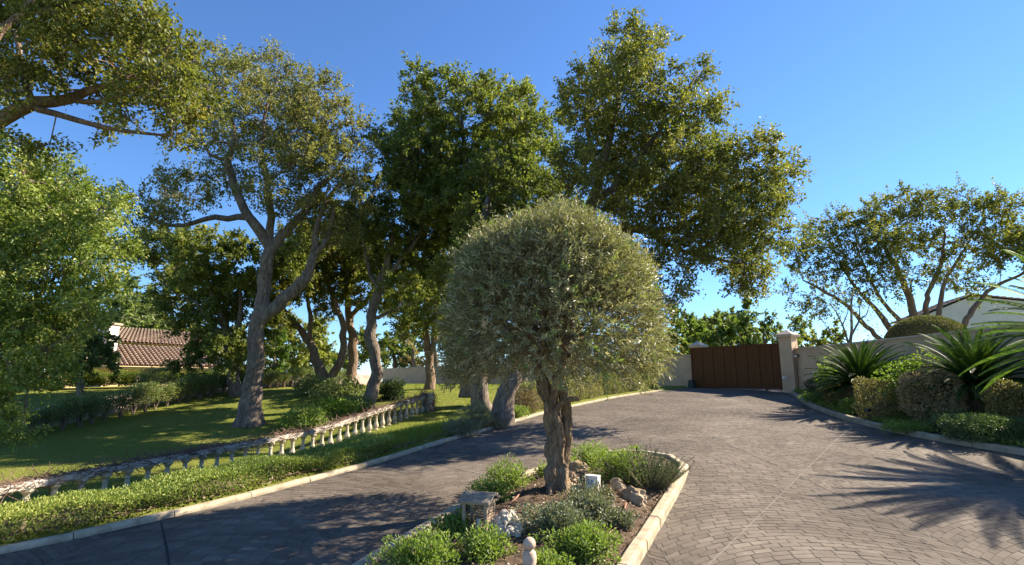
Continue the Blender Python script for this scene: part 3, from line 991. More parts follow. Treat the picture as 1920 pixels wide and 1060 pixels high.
# ------------------------------------------------------------------ hedges
def hedge(name, label, path, w, h, n, L, W, mat, zf, top_wob=.05):
    """clipped hedge: leaves on every face of a long box along a path, twiggy core"""
    P = [Vector((p[0], p[1], 0)) for p in path]
    root = empty(name, (P[0].x, P[0].y, zf(P[0].x, P[0].y)), label=label, cat='hedge')
    o = np.array(root.location)
    lens = [(b - a).length for a, b in zip(P[:-1], P[1:])]; tot_ = sum(lens)
    cum = np.concatenate([[0], np.cumsum(lens)])
    X = np.array([[p.x, p.y] for p in P])
    def pathpt(s):
        return np.stack([np.interp(s, cum, X[:, 0]), np.interp(s, cum, X[:, 1])], -1)
    def frame(s):
        e = .15
        t = unit(pathpt(np.minimum(s + e, tot_)) - pathpt(np.maximum(s - e, 0)))
        return t, np.stack([-t[:, 1], t[:, 0]], -1)
    def place(s, u, v):
        p = pathpt(s); t, nn = frame(s)
        wob = top_wob * (np.sin(s * 2.1) + np.sin(s * 5.3 + 1)) * .6
        uu = u * w / 2 * (1 + .12 * np.sin(s * 3.1 + v * 3) + .06 * np.sin(s * 9))
        xy = p + nn * uu[:, None]
        z = terrain(xy[:, 0], xy[:, 1]) * 0 + np.array([zf(a, b) for a, b in p]) + v * (h + wob)
        return np.concatenate([xy, z[:, None]], -1), t, nn
    # choose a face
    k = RNG.random(n)
    aw, ah = w, h
    ptop = aw / (aw + 2 * ah)
    s = RNG.uniform(0, tot_, n)
    u = np.where(k < ptop, RNG.uniform(-1, 1, n), np.where(RNG.random(n) < .5, -1, 1))
    v = np.where(k < ptop, 1.0, RNG.uniform(.04, 1, n))
    end = RNG.random(n) < (w * h) / (w * h + tot_ * (w + 2 * h)) * 2
    s = np.where(end, np.where(RNG.random(n) < .5, 0.0, tot_), s)
    u = np.where(end, RNG.uniform(-1, 1, n), u); v = np.where(end, RNG.uniform(.04, 1, n), v)
    depth = 1 - .28 * RNG.random(n) ** 1.5
    u2 = u * depth; v2 = np.where(v > .98, 1 - .22 * (1 - depth) * 4 * .6, v)
    p, t, nn = place(s, u2, v2)
    onm = np.concatenate([nn * np.where(np.abs(u) > .98, np.sign(u), 0)[:, None], np.where(v > .98, 1.0, .15)[:, None]], -1)
    p = p + RNG.normal(size=(n, 3)) * .018
    dr = unit(onm * .8 + RNG.normal(size=(n, 3)) * .6 + np.array([0, 0, .25]))
    nr = unit(onm * .4 + RNG.normal(size=(n, 3)) * .7 + np.array([0, 0, .3]))
    patch = .16 * np.sin(s * 1.3 + 2) + .12 * np.sin(s * 3.7 + v * 4)
    link('foliage', leaf_mesh('foliage', p - o, dr, nr, L * RNG.uniform(.7, 1.3, n), W * RNG.uniform(.7, 1.3, n), M[mat], RNG.normal(.48, .22, n) + patch), root)
    # core of crowded twigs
    ns = max(8, int(tot_ / .3))
    ss = np.linspace(.1, tot_ - .1, ns)
    V = []; 
    for (u_, v_) in ((-.72, 0.02), (.72, 0.02), (.74, .8), (-.74, .8)):
        q, _, _ = place(ss, np.full(ns, u_), np.full(ns, v_)); V.append(q)
    V = np.stack(V, 1).reshape(-1, 3)
    F = []
    for i in range(ns - 1):
        for k_ in range(4):
            F.append([i * 4 + k_, i * 4 + (k_ + 1) % 4, (i + 1) * 4 + (k_ + 1) % 4, (i + 1) * 4 + k_])
    F.append([3, 2, 1, 0]); F.append([(ns - 1) * 4 + k_ for k_ in range(4)])
    link('twig_core', new_mesh('twig_core', V - o, F, M['twig']), root)
    return root
kz = lambda x, y: float(zr(x, y)) + .06
def offs(pts, d):
    P = [Vector((p[0], p[1], 0)) for p in pts]; out = []
    for i in range(len(P)):
        t = (P[min(i + 1, len(P) - 1)] - P[max(i - 1, 0)]).normalized()
        q = P[i] + Vector((-t.y, t.x, 0)) * d
        out.append((q.x, q.y))
    return out
hedge('clipped_hedge', 'bright green clipped hedge between the kerb and stone balustrade', offs(KL[2:10] + [(-2.0, 10.3)], .64), .86, .205, 84000, .034, .018, 'hedge_leaf', kz)
hedge('clipped_hedge', 'dull green clipped hedge beside the drive, ending near the gate', offs([(0.95, 16.2), (1.85, 17.8), (4.14, 21.1), (6.75, 24.0)], .75), .8, .75, 34000, .055, .03, 'hedge_dull', kz)

# ------------------------------------------------------------------ grass bank and lawn blades
def blades(n, xf, hmin, hmax, wid, name, label, mat='grass_blade', lean=.35):
    xy = xf(n)
    n = len(xy)
    z = terrain(xy[:, 0], xy[:, 1])
    P = np.concatenate([xy, z[:, None] - .005], -1)
    h = RNG.uniform(hmin, hmax, n)
    dr = unit(RNG.normal(size=(n, 3)) * lean + np.array([0, 0, 1.]))
    sd_ = unit(np.cross(dr, RNG.normal(size=(n, 3))))
    V = np.stack([P - sd_ * wid, P + sd_ * wid, P + dr * h[:, None]], 1).reshape(-1, 3)
    F = np.arange(3 * n).reshape(n, 3)
    patch = .2 * np.sin(xy[:, 0] * 1.7 + 1) * np.sin(xy[:, 1] * 1.3) + .12 * np.sin(xy[:, 0] * 5) * np.sin(xy[:, 1] * 4)
    return tag(link(name, new_mesh(name, V, F, M[mat], False, np.clip(RNG.normal(.45, .2, n) + patch, 0, 1))), label, 'grass', kind='stuff')
def bank_pts(n):
    y = RNG.uniform(8.6, 17.5, n)
    d = RNG.random(n) ** .8 * 3.6 + .2
    x = xk(y) - d / .8
    keep = (y > 10.2) | (d > .9)
    return np.stack([x, y], -1)[keep]
blades(85000, bank_pts, .05, .16, .005, 'bank_grass', 'long grass on the bank between balustrade and kerb')
def lawn_pts(n):
    y = 8 + 20 * RNG.random(n) ** 1.3
    x = RNG.uniform(-16, -1, n)
    d = (xk(y) - x) * .8
    keep = (d > 2.6) & (np.abs(x) < y * 1.02)
    return np.stack([x, y], -1)[keep]
blades(95000, lawn_pts, .02, .055, .006, 'lawn_grass', 'short mown grass of the sloping lawn')
def back_pts(n):
    y = RNG.uniform(17, 45, n); x = RNG.uniform(-9, 9, n)
    keep = (xk(y) - x > 1.2) & (x < 8 - (y - 26) * .9)
    return np.stack([x, y], -1)[keep]
blades(60000, back_pts, .03, .08, .009, 'back_lawn_grass', 'sunlit mown grass in front of the far wall')
def bed_pts(n):
    y = RNG.uniform(9, 22, n); x = xr(y) + .2 + RNG.random(n) ** 1.5 * 1.5
    return np.stack([x, y], -1)
def bed_blades(n):
    xy = bed_pts(n)
    z = np.array([bz(a, b) for a, b in xy])
    P = np.concatenate([xy, z[:, None] - .02], -1)
    keep = np.sin(xy[:, 0] * 3) * np.sin(xy[:, 1] * 2.1) + RNG.normal(size=n) * .4 > -.1
    P = P[keep]; m = len(P)
    dr = unit(RNG.normal(size=(m, 3)) * .8 + np.array([0, 0, .7])); nr = unit(RNG.normal(size=(m, 3)) + np.array([0, 0, .8]))
    tag(link('bed_ground_cover', leaf_mesh('bed_ground_cover', P + RNG.uniform(0, .08, (m, 1)) * np.array([0, 0, 1]), dr, nr, RNG.uniform(.04, .09, m), RNG.uniform(.015, .035, m), M['cover_leaf'])), 'low green weeds covering the bed edge', 'ground cover', kind='stuff')
bed_blades(16000)
# leaf litter
def litter(n, f, name, label, zf, L=.05):
    xy = f(n); z = np.array([zf(a, b) for a, b in xy])
    P = np.concatenate([xy, z[:, None] + .012], -1)
    dr = unit(RNG.normal(size=(len(P), 3)) * np.array([1, 1, .25])); nr = unit(RNG.normal(size=(len(P), 3)) * .35 + np.array([0, 0, 1]))
    tag(link(name, leaf_mesh(name, P, dr, nr, RNG.uniform(.5, 1.3, len(P)) * L, RNG.uniform(.25, .6, len(P)) * L, M['litter'])), label, 'leaves', kind='stuff')
def isl_pts(n):
    x = RNG.uniform(-1.4, 2.8, n * 2); y = RNG.uniform(4.6, 10, n * 2)
    k = np.array([inpoly(a, b, [(cx + (p[0] - cx) * .9, cy + (p[1] - cy) * .9) for p in ISLS]) for a, b in zip(x, y)])
    return np.stack([x, y], -1)[k]
litter(4200, isl_pts, 'island_litter', 'dry leaves and bark chips scattered on the island soil', isl_h, .05)
def edge_pts(n):
    y = RNG.uniform(6.2, 22, n); x = xk(y) + np.abs(RNG.normal(size=n)) * .5 + .08
    return np.stack([x, y], -1)
litter(160, edge_pts, 'drive_litter', 'few dry leaves fallen along the driveway edge', lambda x, y: float(zr(x, y)), .045)
def kerb_lit(n):
    y = RNG.uniform(5.2, 17, n); x = xk(y) - RNG.uniform(.18, .5, n)
    return np.stack([x, y], -1)
litter(2600, kerb_lit, 'hedge_foot_litter', 'brown dry litter at the foot of the hedge', lambda x, y: float(zr(x, y)) + .08 + .03 * random.random(), .06)

# ------------------------------------------------------------------ olive tree in the island
def olive():
    bx, by_ = .56, 7.12
    z0 = isl_h(bx, by_) - .05
    root = empty('olive_tree', (bx, by_, z0), label='clipped olive tree with dome crown and gnarled trunk in the island', cat='tree')
    o = np.array((bx, by_, z0))
    D = by_
    def stem(name, pts, rad, ns=22, seed=0, amp=.16, step=.05):
        Q = [np.array(p) for p in pts]
        Q = [Q[0] * 2 - Q[1]] + Q + [Q[-1] * 2 - Q[-2]]
        C = []; R = []
        for i in range(1, len(Q) - 2):
            n = max(2, int(np.linalg.norm(Q[i + 1] - Q[i]) / step))
            for k in range(n if i < len(Q) - 3 else n + 1):
                t = k / n
                C.append(.5 * ((2 * Q[i]) + (-Q[i - 1] + Q[i + 1]) * t + (2 * Q[i - 1] - 5 * Q[i] + 4 * Q[i + 1] - Q[i + 2]) * t * t + (-Q[i - 1] + 3 * Q[i] - 3 * Q[i + 1] + Q[i + 2]) * t ** 3))
                R.append(rad[i - 1] + (rad[i] - rad[i - 1]) * t)
        C = np.array(C); T = unit(np.gradient(C, axis=0))
        V = []
        nrm = np.array([1., 0, 0])
        for i in range(len(C)):
            nrm = nrm - T[i] * nrm.dot(T[i]); nrm /= np.linalg.norm(nrm)
            bi = np.cross(T[i], nrm)
            for k in range(ns):
                a = 2 * math.pi * k / ns
                h = C[i][2]
                ridge = math.sin(3 * a + h * 3.2 + seed) * .5 + math.sin(5 * a - h * 4.1 + seed * 2) * .35
                nz = mnoise.noise(Vector((math.cos(a) * 2 + seed, math.sin(a) * 2, h * 4.5)))
                nz2 = mnoise.noise(Vector((math.cos(a) * 5 + seed, math.sin(a) * 5, h * 11)))
                rr = R[i] * (1 + amp * ridge * .55 + amp * 1.1 * nz + amp * .55 * nz2)
                V.append(C[i] + (nrm * math.cos(a) + bi * math.sin(a)) * rr)
        F = []
        for i in range(len(C) - 1):
            for k in range(ns):
                F.append([i * ns + k, i * ns + (k + 1) % ns, (i + 1) * ns + (k + 1) % ns, (i + 1) * ns + k])
        F.append(list(range((len(C) - 1) * ns, len(C) * ns)))
        return link(name, new_mesh(name, np.array(V) - o, F, M['bark_olive'], True), root)
    A = lambda x, y, d=0: tuple(at(x, y, D + d))
    stem('trunk', [A(1044, 965), A(1043, 935), A(1044, 900), A(1042, 860), A(1040, 820), A(1037, 785), A(1030, 755), A(1018, 720), A(1008, 690), A(1000, 640)], [.33, .20, .13, .108, .102, .094, .084, .07, .055, .04], seed=1, amp=.62)
    stem('side_stem', [A(1050, 900, .06), A(1056, 860, .08), A(1061, 820, .08), A(1062, 780, .06), A(1057, 740, .04), A(1050, 705, 0), A(1058, 660, -.05)], [.06, .072, .072, .066, .06, .055, .04], 18, seed=5, amp=.55)
    stem('branch', [A(1036, 770), A(1038, 740, -.03), A(1042, 710, -.05), A(1036, 670, -.1)], [.06, .055, .05, .03], 10, seed=9, amp=.2)
    stem('cut_branch', [A(1038, 778, -.04), A(1052, 757, -.12), A(1068, 750, -.2), A(1086, 748, -.25)], [.045, .04, .034, .032], 10, seed=3, amp=.22)
    mb = MB()
    # scaffold branches inside the crown
    rng = np.random.default_rng(3)
    cen = np.array(at(1042, 640, D))
    for k in range(46):
        a = rng.uniform(0, 6.28); e = rng.uniform(-.05, 1.25)
        st = np.array(at(1008 + 50 * rng.random(), 690 - 40 * rng.random(), D)) + rng.normal(size=3) * .05
        rr = rng.uniform(1.1, 1.6)
        en = cen + rr * np.array([math.cos(a) * math.cos(e), math.sin(a) * math.cos(e), math.sin(e) * 1.25])
        md = (st + en) / 2 + rng.normal(size=3) * .12 + np.array([0, 0, .1])
        pts = [(1 - t) ** 2 * st + 2 * t * (1 - t) * md + t * t * en - o for t in np.linspace(0, 1, 6)]
        mb.tube(pts, list(np.linspace(.035, .008, 6)), 5, cap=False)
    mb.build('branches', M['bark_olive'], root)
    # crown surface: dome, flat below; twigs point outwards
    nt = 7000; per = 14
    ctr = np.array(at(1036, 630, D)); 
    R = np.array([1.37, 1.38, 1.64])
    d = rand_dirs(nt * 2)
    d[:, 2] = np.where(d[:, 2] < -.35, -d[:, 2], d[:, 2]); d = d[:nt]
    low = d[:, 2] < 0
    rad = np.where(RNG.random(nt) < .72, RNG.uniform(.86, 1.0, nt), RNG.uniform(.45, .9, nt))
    lump = 1 + .035 * np.sin(d[:, 0] * 7 + 1) + .035 * np.sin(d[:, 1] * 6) + .03 * np.sin(d[:, 2] * 9 + 2) + .02 * np.sin(d[:, 0] * 15 + d[:, 2] * 13)
    base = ctr + d * (rad * lump)[:, None] * R * np.where(low, .98, 1)[:, None]
    base[:, 2] = np.where(low, ctr[2] + (base[:, 2] - ctr[2]) * 1.0, base[:, 2])
    td = unit(d * .75 + RNG.normal(size=(nt, 3)) * .42 + np.array([0, 0, .28]) - np.where(low, .55, 0)[:, None] * np.array([0, 0, 1]))
    tl = RNG.uniform(.14, .30, nt) * np.where(RNG.random(nt) < .06, 1.6, 1)
    ti = np.repeat(np.arange(nt), per)
    n = nt * per
    s = np.tile(np.linspace(.05, 1, per), nt) + RNG.normal(size=n) * .03
    P = base[ti] + td[ti] * (tl[ti] * s)[:, None]
    sd_ = unit(np.cross(td[ti], RNG.normal(size=(n, 3))))
    ld = unit(td[ti] * .75 + sd_ * .75)
    ln = unit(td[ti] * .6 - sd_ * .4 + RNG.normal(size=(n, 3)) * .35)
    rv = np.clip(RNG.normal(.45, .24, n) + np.repeat(RNG.normal(size=nt) * .1, per), 0, 1)
    shoot = np.repeat((RNG.random(nt) < .10) & (rad > .88), per)
    k = ~shoot
    link('crown', leaf_mesh('crown', (P - o)[k], ld[k], ln[k], RNG.uniform(.055, .09, k.sum()), RNG.uniform(.013, .019, k.sum()), M['olive_leaf'], rv[k]), root)
    k = shoot
    link('young_shoots', leaf_mesh('young_shoots', (P - o)[k], ld[k], ln[k], RNG.uniform(.05, .08, k.sum()), RNG.uniform(.012, .018, k.sum()), M['olive_shoot'], rv[k]), root)
    # fine twigs
    side = unit(np.cross(td, RNG.normal(size=(nt, 3)))) * .004
    inn = base - d * .22
    V = np.stack([inn + side, inn - side, base + td * tl[:, None]], 1).reshape(-1, 3) - o
    link('twigs', new_mesh('twigs', V, np.arange(3 * nt).reshape(nt, 3), M['twig']), root)
olive()

# ------------------------------------------------------------------ large trees
def P_(lst, D): return limb_px(lst, D)

# big sparse cork oak on the lawn
D = 18.2
b = at(466, 800, D)
grow_tree('cork_oak', 'tall sparse cork oak with bare limbs and bulging base on the lawn', (b.x, b.y, gz(b.x, b.y) - .05),
  [P_([(466, 803, .36), (470, 760, .33), (476, 700, .28), (482, 640, .26), (489, 585, .26), (496, 525, .22), (506, 468, .20)], D),
   P_([(506, 468, .20), (484, 432, .18), (458, 392, .15), (437, 345, .13), (426, 302, .12), (440, 265, .09), (432, 215, .06), (418, 165, .04)], D),
   P_([(470, 408, .11), (425, 410, .10), (385, 410, .085), (345, 424, .07), (300, 418, .05), (270, 405, .03)], D),
   P_([(426, 302, .07), (395, 290, .06), (380, 262, .05), (375, 225, .03)], D),
   P_([(506, 468, .19), (540, 430, .15), (572, 398, .13), (598, 352, .10), (632, 318, .06), (660, 270, .04)], D),
   P_([(506, 468, .15), (508, 410, .13), (498, 340, .11), (492, 270, .08), (500, 200, .05), (520, 150, .03)], D),
   P_([(489, 600, .22), (530, 560, .21), (565, 528, .19), (588, 480, .14), (592, 430, .11), (612, 380, .07), (640, 340, .05)], D),
   P_([(588, 480, .10), (615, 440, .08), (625, 390, .06)], D)],
  lobes_px([(450, 165, 55), (425, 120, 30), (530, 170, 60), (600, 215, 60), (645, 260, 50), (650, 345, 60), (560, 270, 70), (470, 250, 60), (400, 260, 45), (300, 385, 40), (345, 355, 35), (560, 360, 70), (630, 430, 50), (500, 350, 50), (285, 430, 35), (420, 340, 45), (590, 300, 60)], D, 1.6, seed=1),
  'oak_leaf_dry', spacing=.58, leaves=200, L=.085, W=.05, puff=.62, twig=14, seed=11, sparse=.08, flare=1.45)

# dark oak behind its trunk
D = 24
b = at(440, 750, D)
grow_tree('oak_tree', 'dark dense oak low behind the tall cork oak trunk', (b.x, b.y, gz(b.x, b.y) - .1),
  [P_([(440, 760, .3), (438, 700, .26), (430, 650, .22), (415, 590, .15), (390, 530, .1)], D), P_([(430, 650, .15), (400, 610, .1), (370, 570, .06)], D), P_([(432, 660, .15), (450, 590, .1), (450, 520, .06)], D)],
  lobes_px([(320, 480, 50), (300, 460, 35), (390, 480, 55), (450, 500, 50), (350, 545, 50), (420, 560, 60), (400, 630, 55), (440, 650, 45), (385, 690, 40), (470, 600, 40), (350, 600, 35), (540, 490, 45)], D, 1.6, seed=2),
  'oak_leaf_dark', spacing=.72, leaves=360, L=.11, W=.07, puff=.68, twig=14, seed=12)

# twin stem oak and companions
D = 26
b = at(613, 752, D)
grow_tree('oak_tree', 'oak forking low into two crossing stems behind the bushes', (b.x, b.y, gz(b.x, b.y) - .1),
  [P_([(613, 760, .34), (606, 715, .28), (596, 685, .24), (580, 645, .19), (560, 615, .14), (540, 590, .09), (520, 560, .05)], D),
   P_([(608, 730, .2), (630, 690, .2), (645, 655, .18), (640, 600, .14), (620, 545, .1), (600, 500, .06)], D),
   P_([(580, 645, .12), (582, 600, .11), (578, 550, .08), (590, 500, .05)], D)],
  lobes_px([(540, 545, 40), (590, 500, 55), (560, 470, 45), (640, 490, 55), (630, 550, 45), (520, 590, 30), (600, 430, 50), (660, 440, 50), (545, 520, 40)], D, 1.8, seed=3),
  'oak_leaf', bark='bark_red', spacing=.72, leaves=330, L=.11, W=.07, puff=.66, twig=13, seed=13)
D = 29
b = at(655, 728, D)
grow_tree('oak_tree', 'slender dark oak rising just right of the twin stemmed oak', (b.x, b.y, gz(b.x, b.y) - .1),
  [P_([(655, 735, .3), (660, 690, .26), (662, 640, .24), (655, 600, .2), (650, 560, .15), (640, 510, .1)], D), P_([(655, 600, .15), (685, 565, .1), (710, 530, .06)], D)],
  lobes_px([(640, 480, 45), (690, 520, 45), (720, 545, 35), (670, 450, 45), (700, 480, 40), (620, 520, 30), (740, 570, 22)], D, 1.6, seed=4),
  'oak_leaf_dark', bark='bark_red', spacing=.78, leaves=300, L=.12, W=.075, puff=.7, twig=13, seed=14)
D = 21.2
b = at(690, 768, D)
grow_tree('cork_oak', 'cork oak with leaning sunlit trunk just beyond the balustrade', (b.x, b.y, gz(b.x, b.y) - .1),
  [P_([(690, 772, .27), (697, 740, .25), (705, 700, .235), (700, 660, .22), (695, 630, .225), (697, 590, .19), (708, 545, .17), (722, 500, .14), (735, 450, .1)], D),
   P_([(705, 550, .12), (740, 500, .1), (780, 450, .08), (800, 400, .06)], D), P_([(698, 600, .1), (720, 590, .07), (745, 580, .05)], D), P_([(708, 545, .1), (690, 500, .08), (680, 440, .06)], D)],
  lobes_px([(740, 440, 55), (790, 390, 60), (830, 440, 50), (760, 510, 50), (700, 470, 40), (800, 340, 45), (840, 370, 45), (720, 380, 45), (760, 320, 40), (690, 410, 40), (810, 500, 50), (760, 560, 35)], D, 1.8, seed=5),
  'oak_leaf_dark', spacing=.66, leaves=380, L=.10, W=.06, puff=.6, twig=14, seed=15)
D = 26.3
b = at(805, 737, D)
grow_tree('oak_tree', 'slim oak with forked trunk on the sunlit back lawn', (b.x, b.y, gz(b.x, b.y) - .1),
  [P_([(805, 740, .25), (806, 700, .22), (805, 665, .2), (798, 630, .15), (800, 580, .1), (790, 530, .06)], D), P_([(805, 668, .16), (818, 625, .12), (815, 580, .1), (830, 530, .07)], D)],
  lobes_px([(780, 560, 40), (830, 540, 45), (800, 500, 45), (790, 610, 28), (850, 590, 40), (760, 590, 25), (840, 640, 25), (870, 540, 40)], D, 1.6, seed=6),
  'oak_leaf_dark', bark='bark_red', spacing=.74, leaves=320, L=.11, W=.07, puff=.66, twig=13, seed=16)
for (px, dd, ln_, lb) in ((824, 44, -8, 'pale leaning trunk oak close to the far wall'), (838, 43, 14, 'pale oak leaning right by the far wall, next to its twin')):
    b = at(px, 724, dd)
    grow_tree('oak_tree', lb, (b.x, b.y, gz(b.x, b.y) - .1),
      [P_([(px, 726, .28), (px + ln_ * .2, 700, .24), (px + ln_, 670, .2), (px + ln_ * 1.5, 630, .14), (px + ln_ * 1.2, 590, .08)], dd)],
      lobes_px([(px + ln_ * 1.2, 600, 32), (px + ln_ * 2, 630, 24), (px - 6, 570, 28)], dd, 1.2, seed=px), 'oak_leaf', spacing=1.0, leaves=260, L=.16, W=.10, puff=.95, twig=12, seed=px)
D = 15.7
b = at(906, 784, D)
grow_tree('oak_tree', 'straight grey oak trunk at the kerb, left of the leaning one', (b.x, b.y, gz(b.x, b.y) - .1),
  [P_([(906, 788, .27), (904, 750, .25), (899, 700, .24), (895, 650, .23), (895, 580, .2, .3), (900, 500, .17, 1), (905, 420, .13, 2), (920, 350, .09, 3)], D),
   P_([(896, 540, .12, .6), (930, 480, .09, 1), (990, 420, .06, 2)], D)],
  lobes_px([(960, 400, 55, 2.5), (1010, 350, 50, 3), (900, 440, 55, 2), (1000, 440, 50, 2), (930, 340, 60, 3.5), (870, 520, 45, 1.5), (1040, 400, 45, 2.5)], D, 1.2, seed=7),
  'oak_leaf_dark', spacing=.58, leaves=330, L=.085, W=.05, puff=.55, twig=14, seed=17)
D = 14.35
b = at(941, 797, D)
grow_tree('oak_tree', 'tallest oak, trunk leaning right from the kerb, crown spreading over the drive', (b.x, b.y, gz(b.x, b.y) - .1),
  [P_([(941, 800, .29), (947, 760, .26), (955, 715, .24), (968, 660, .22), (990, 590, .2), (1020, 520, .19), (1060, 450, .17), (1100, 395, .15), (1125, 330, .12), (1145, 250, .09), (1165, 160, .06), (1172, 90, .035)], D),
   P_([(1090, 405, .12), (1150, 350, .1), (1205, 285, .08), (1260, 215, .05), (1300, 150, .03)], D),
   P_([(1075, 430, .12), (1150, 430, .11), (1215, 435, .10), (1290, 420, .08), (1360, 380, .06), (1420, 340, .04)], D),
   P_([(1125, 330, .08), (1105, 260, .06), (1095, 200, .04)], D), P_([(1215, 435, .08), (1280, 470, .06), (1360, 490, .04)], D),
   P_([(1205, 285, .06), (1270, 290, .05), (1330, 265, .03)], D)],
  lobes_px([(1180, 85, 36), (1155, 125, 42), (1215, 110, 36), (1110, 160, 45), (1180, 180, 65), (1250, 165, 40), (1315, 145, 28), (1095, 215, 45), (1150, 260, 65), (1230, 250, 65), (1310, 225, 42), (1340, 200, 28), (1100, 310, 55), (1180, 340, 65), (1270, 330, 65), (1350, 300, 50), (1420, 290, 38), (1390, 350, 55), (1450, 340, 30), (1330, 400, 60), (1240, 420, 60), (1420, 410, 45), (1300, 470, 55), (1380, 470, 50), (1430, 460, 35), (1400, 515, 35), (1240, 500, 45), (1260, 550, 28), (1150, 420, 50), (1440, 385, 30), (1480, 330, 16), (1340, 340, 50), (1200, 300, 60), (1310, 290, 45), (1080, 360, 45), (1360, 420, 55)], D, 1.3, rs=1.08, seed=8),
  'oak_leaf', bark='bark', spacing=.52, leaves=265, L=.078, W=.045, puff=.56, twig=15, seed=18)
D = 21.5
b = at(881, 741, D)
grow_tree('oak_tree', 'tall dense oak with thick dark trunk on the back lawn, crown filling the centre sky', (b.x, b.y, gz(b.x, b.y) - .1),
  [P_([(880, 745, .38), (881, 710, .33), (884, 670, .3), (888, 600, .26), (890, 520, .23), (890, 440, .19), (880, 350, .14), (870, 270, .09), (865, 210, .05)], D),
   P_([(889, 540, .16), (850, 450, .13), (810, 360, .1), (785, 270, .06)], D), P_([(890, 450, .15), (940, 380, .12), (985, 300, .07)], D)],
  lobes_px([(800, 170, 42), (845, 190, 58), (905, 185, 42), (940, 215, 62), (990, 215, 46), (1022, 265, 45), (775, 235, 50), (745, 275, 40), (835, 270, 78), (930, 300, 78), (1000, 320, 55), (780, 320, 58), (725, 295, 28), (860, 350, 65), (850, 430, 60), (900, 400, 60), (800, 400, 45), (900, 540, 40)], D, 1.9, seed=9),
  'oak_leaf_dark', spacing=.76, leaves=330, L=.11, W=.065, puff=.74, twig=14, seed=19)
D = 22.2
b = at(981, 744, D)
grow_tree('oak_tree', 'short oak trunk on the lawn showing left of the olive stem', (b.x, b.y, gz(b.x, b.y) - .1),
  [P_([(981, 747, .24), (980, 715, .21), (978, 680, .2), (980, 600, .16), (1000, 520, .1)], D), P_([(980, 620, .12), (1040, 550, .08), (1090, 500, .05)], D)],
  lobes_px([(1000, 540, 45), (1060, 520, 45), (1110, 500, 45), (1040, 460, 45), (1150, 530, 40)], D, 1.4, seed=10), 'oak_leaf_dark', spacing=.85, leaves=300, L=.12, W=.075, puff=.75, twig=13, seed=20)

# oak beyond the wall on the right
D = 30.0
b = at(1722, 690, D)
grow_tree('oak_tree', 'broad many stemmed oak spreading above the wall and topiary dome', (b.x, b.y, gz(b.x, b.y) - .1),
  [P_([(1722, 705, .6), (1722, 680, .55), (1715, 650, .35), (1711, 590, .22), (1698, 540, .17), (1668, 480, .12), (1644, 440, .06)], D),
   P_([(1718, 670, .2), (1650, 635, .14), (1592, 577, .11), (1544, 545, .08), (1506, 526, .04)], D),
   P_([(1718, 660, .2), (1668, 616, .17), (1644, 581, .13), (1608, 545, .09), (1578, 500, .06)], D),
   P_([(1718, 650, .15), (1685, 600, .12), (1650, 558, .10), (1630, 520, .07), (1604, 460, .04)], D, ),
   P_([(1722, 660, .2), (1737, 592, .15), (1740, 552, .13), (1762, 500, .10), (1772, 440, .06)], D),
   P_([(1725, 660, .2), (1759, 592, .14), (1769, 535, .10), (1800, 480, .07), (1840, 420, .05)], D),
   P_([(1728, 680, .2), (1800, 618, .16), (1827, 577, .13), (1859, 542, .10), (1913, 515, .07), (1960, 480, .05)], D)],
  lobes_px([(1500, 470, 32), (1555, 440, 38), (1535, 510, 34), (1610, 430, 40), (1600, 490, 38), (1660, 410, 36), (1705, 395, 40), (1712, 375, 22), (1760, 400, 40), (1790, 390, 36), (1850, 400, 38), (1880, 390, 22), (1910, 440, 36), (1660, 470, 40), (1730, 455, 42), (1810, 455, 42), (1870, 470, 40), (1650, 530, 28), (1480, 555, 20), (1530, 570, 22), (1790, 520, 28), (1840, 545, 16), (1950, 480, 45), (1970, 420, 45), (1590, 545, 26), (1720, 515, 22)], D, 1.7, squash=.8, seed=21),
  'oak_leaf', bark='bark_red', spacing=.78, leaves=250, L=.12, W=.072, puff=.95, twig=15, seed=21)

# near trees reaching in from the left
D = 8.6
b = at(-330, 900, D)
grow_tree('oak_tree', 'large near oak whose limb reaches in across the top left sky', (b.x, b.y, gz(b.x, b.y) - .1),
  [P_([(-330, 960, .36), (-320, 700, .3), (-290, 500, .26), (-230, 360, .22), (-120, 280, .16), (0, 228, .13), (60, 196, .115), (130, 186, .09), (190, 160, .06), (240, 145, .04)], D),
   P_([(58, 196, .07), (48, 160, .06), (38, 110, .05), (30, 60, .035)], D), P_([(70, 205, .06), (140, 225, .05), (230, 245, .035), (320, 255, .02)], D),
   P_([(-120, 280, .12), (-60, 150, .09), (0, 60, .06), (60, 0, .04)], D), P_([(130, 186, .05), (190, 190, .045), (260, 165, .03)], D)],
  lobes_px([(60, 50, 70), (160, 50, 75), (250, 50, 55), (285, 100, 55), (310, 165, 60), (340, 110, 40), (220, 140, 65), (120, 120, 60), (350, 200, 45), (270, 215, 45), (330, 250, 30), (30, 265, 28), (100, 275, 22), (20, 10, 50), (-90, 80, 100), (-60, -20, 80), (100, -30, 70), (220, -20, 60), (180, 230, 22), (375, 160, 25), (40, 150, 45)], D, .9, seed=22),
  'oak_leaf', bark='bark_red', spacing=.36, leaves=190, L=.066, W=.038, puff=.38, twig=12, seed=22)
D = 10.2
b = at(-150, 900, D)
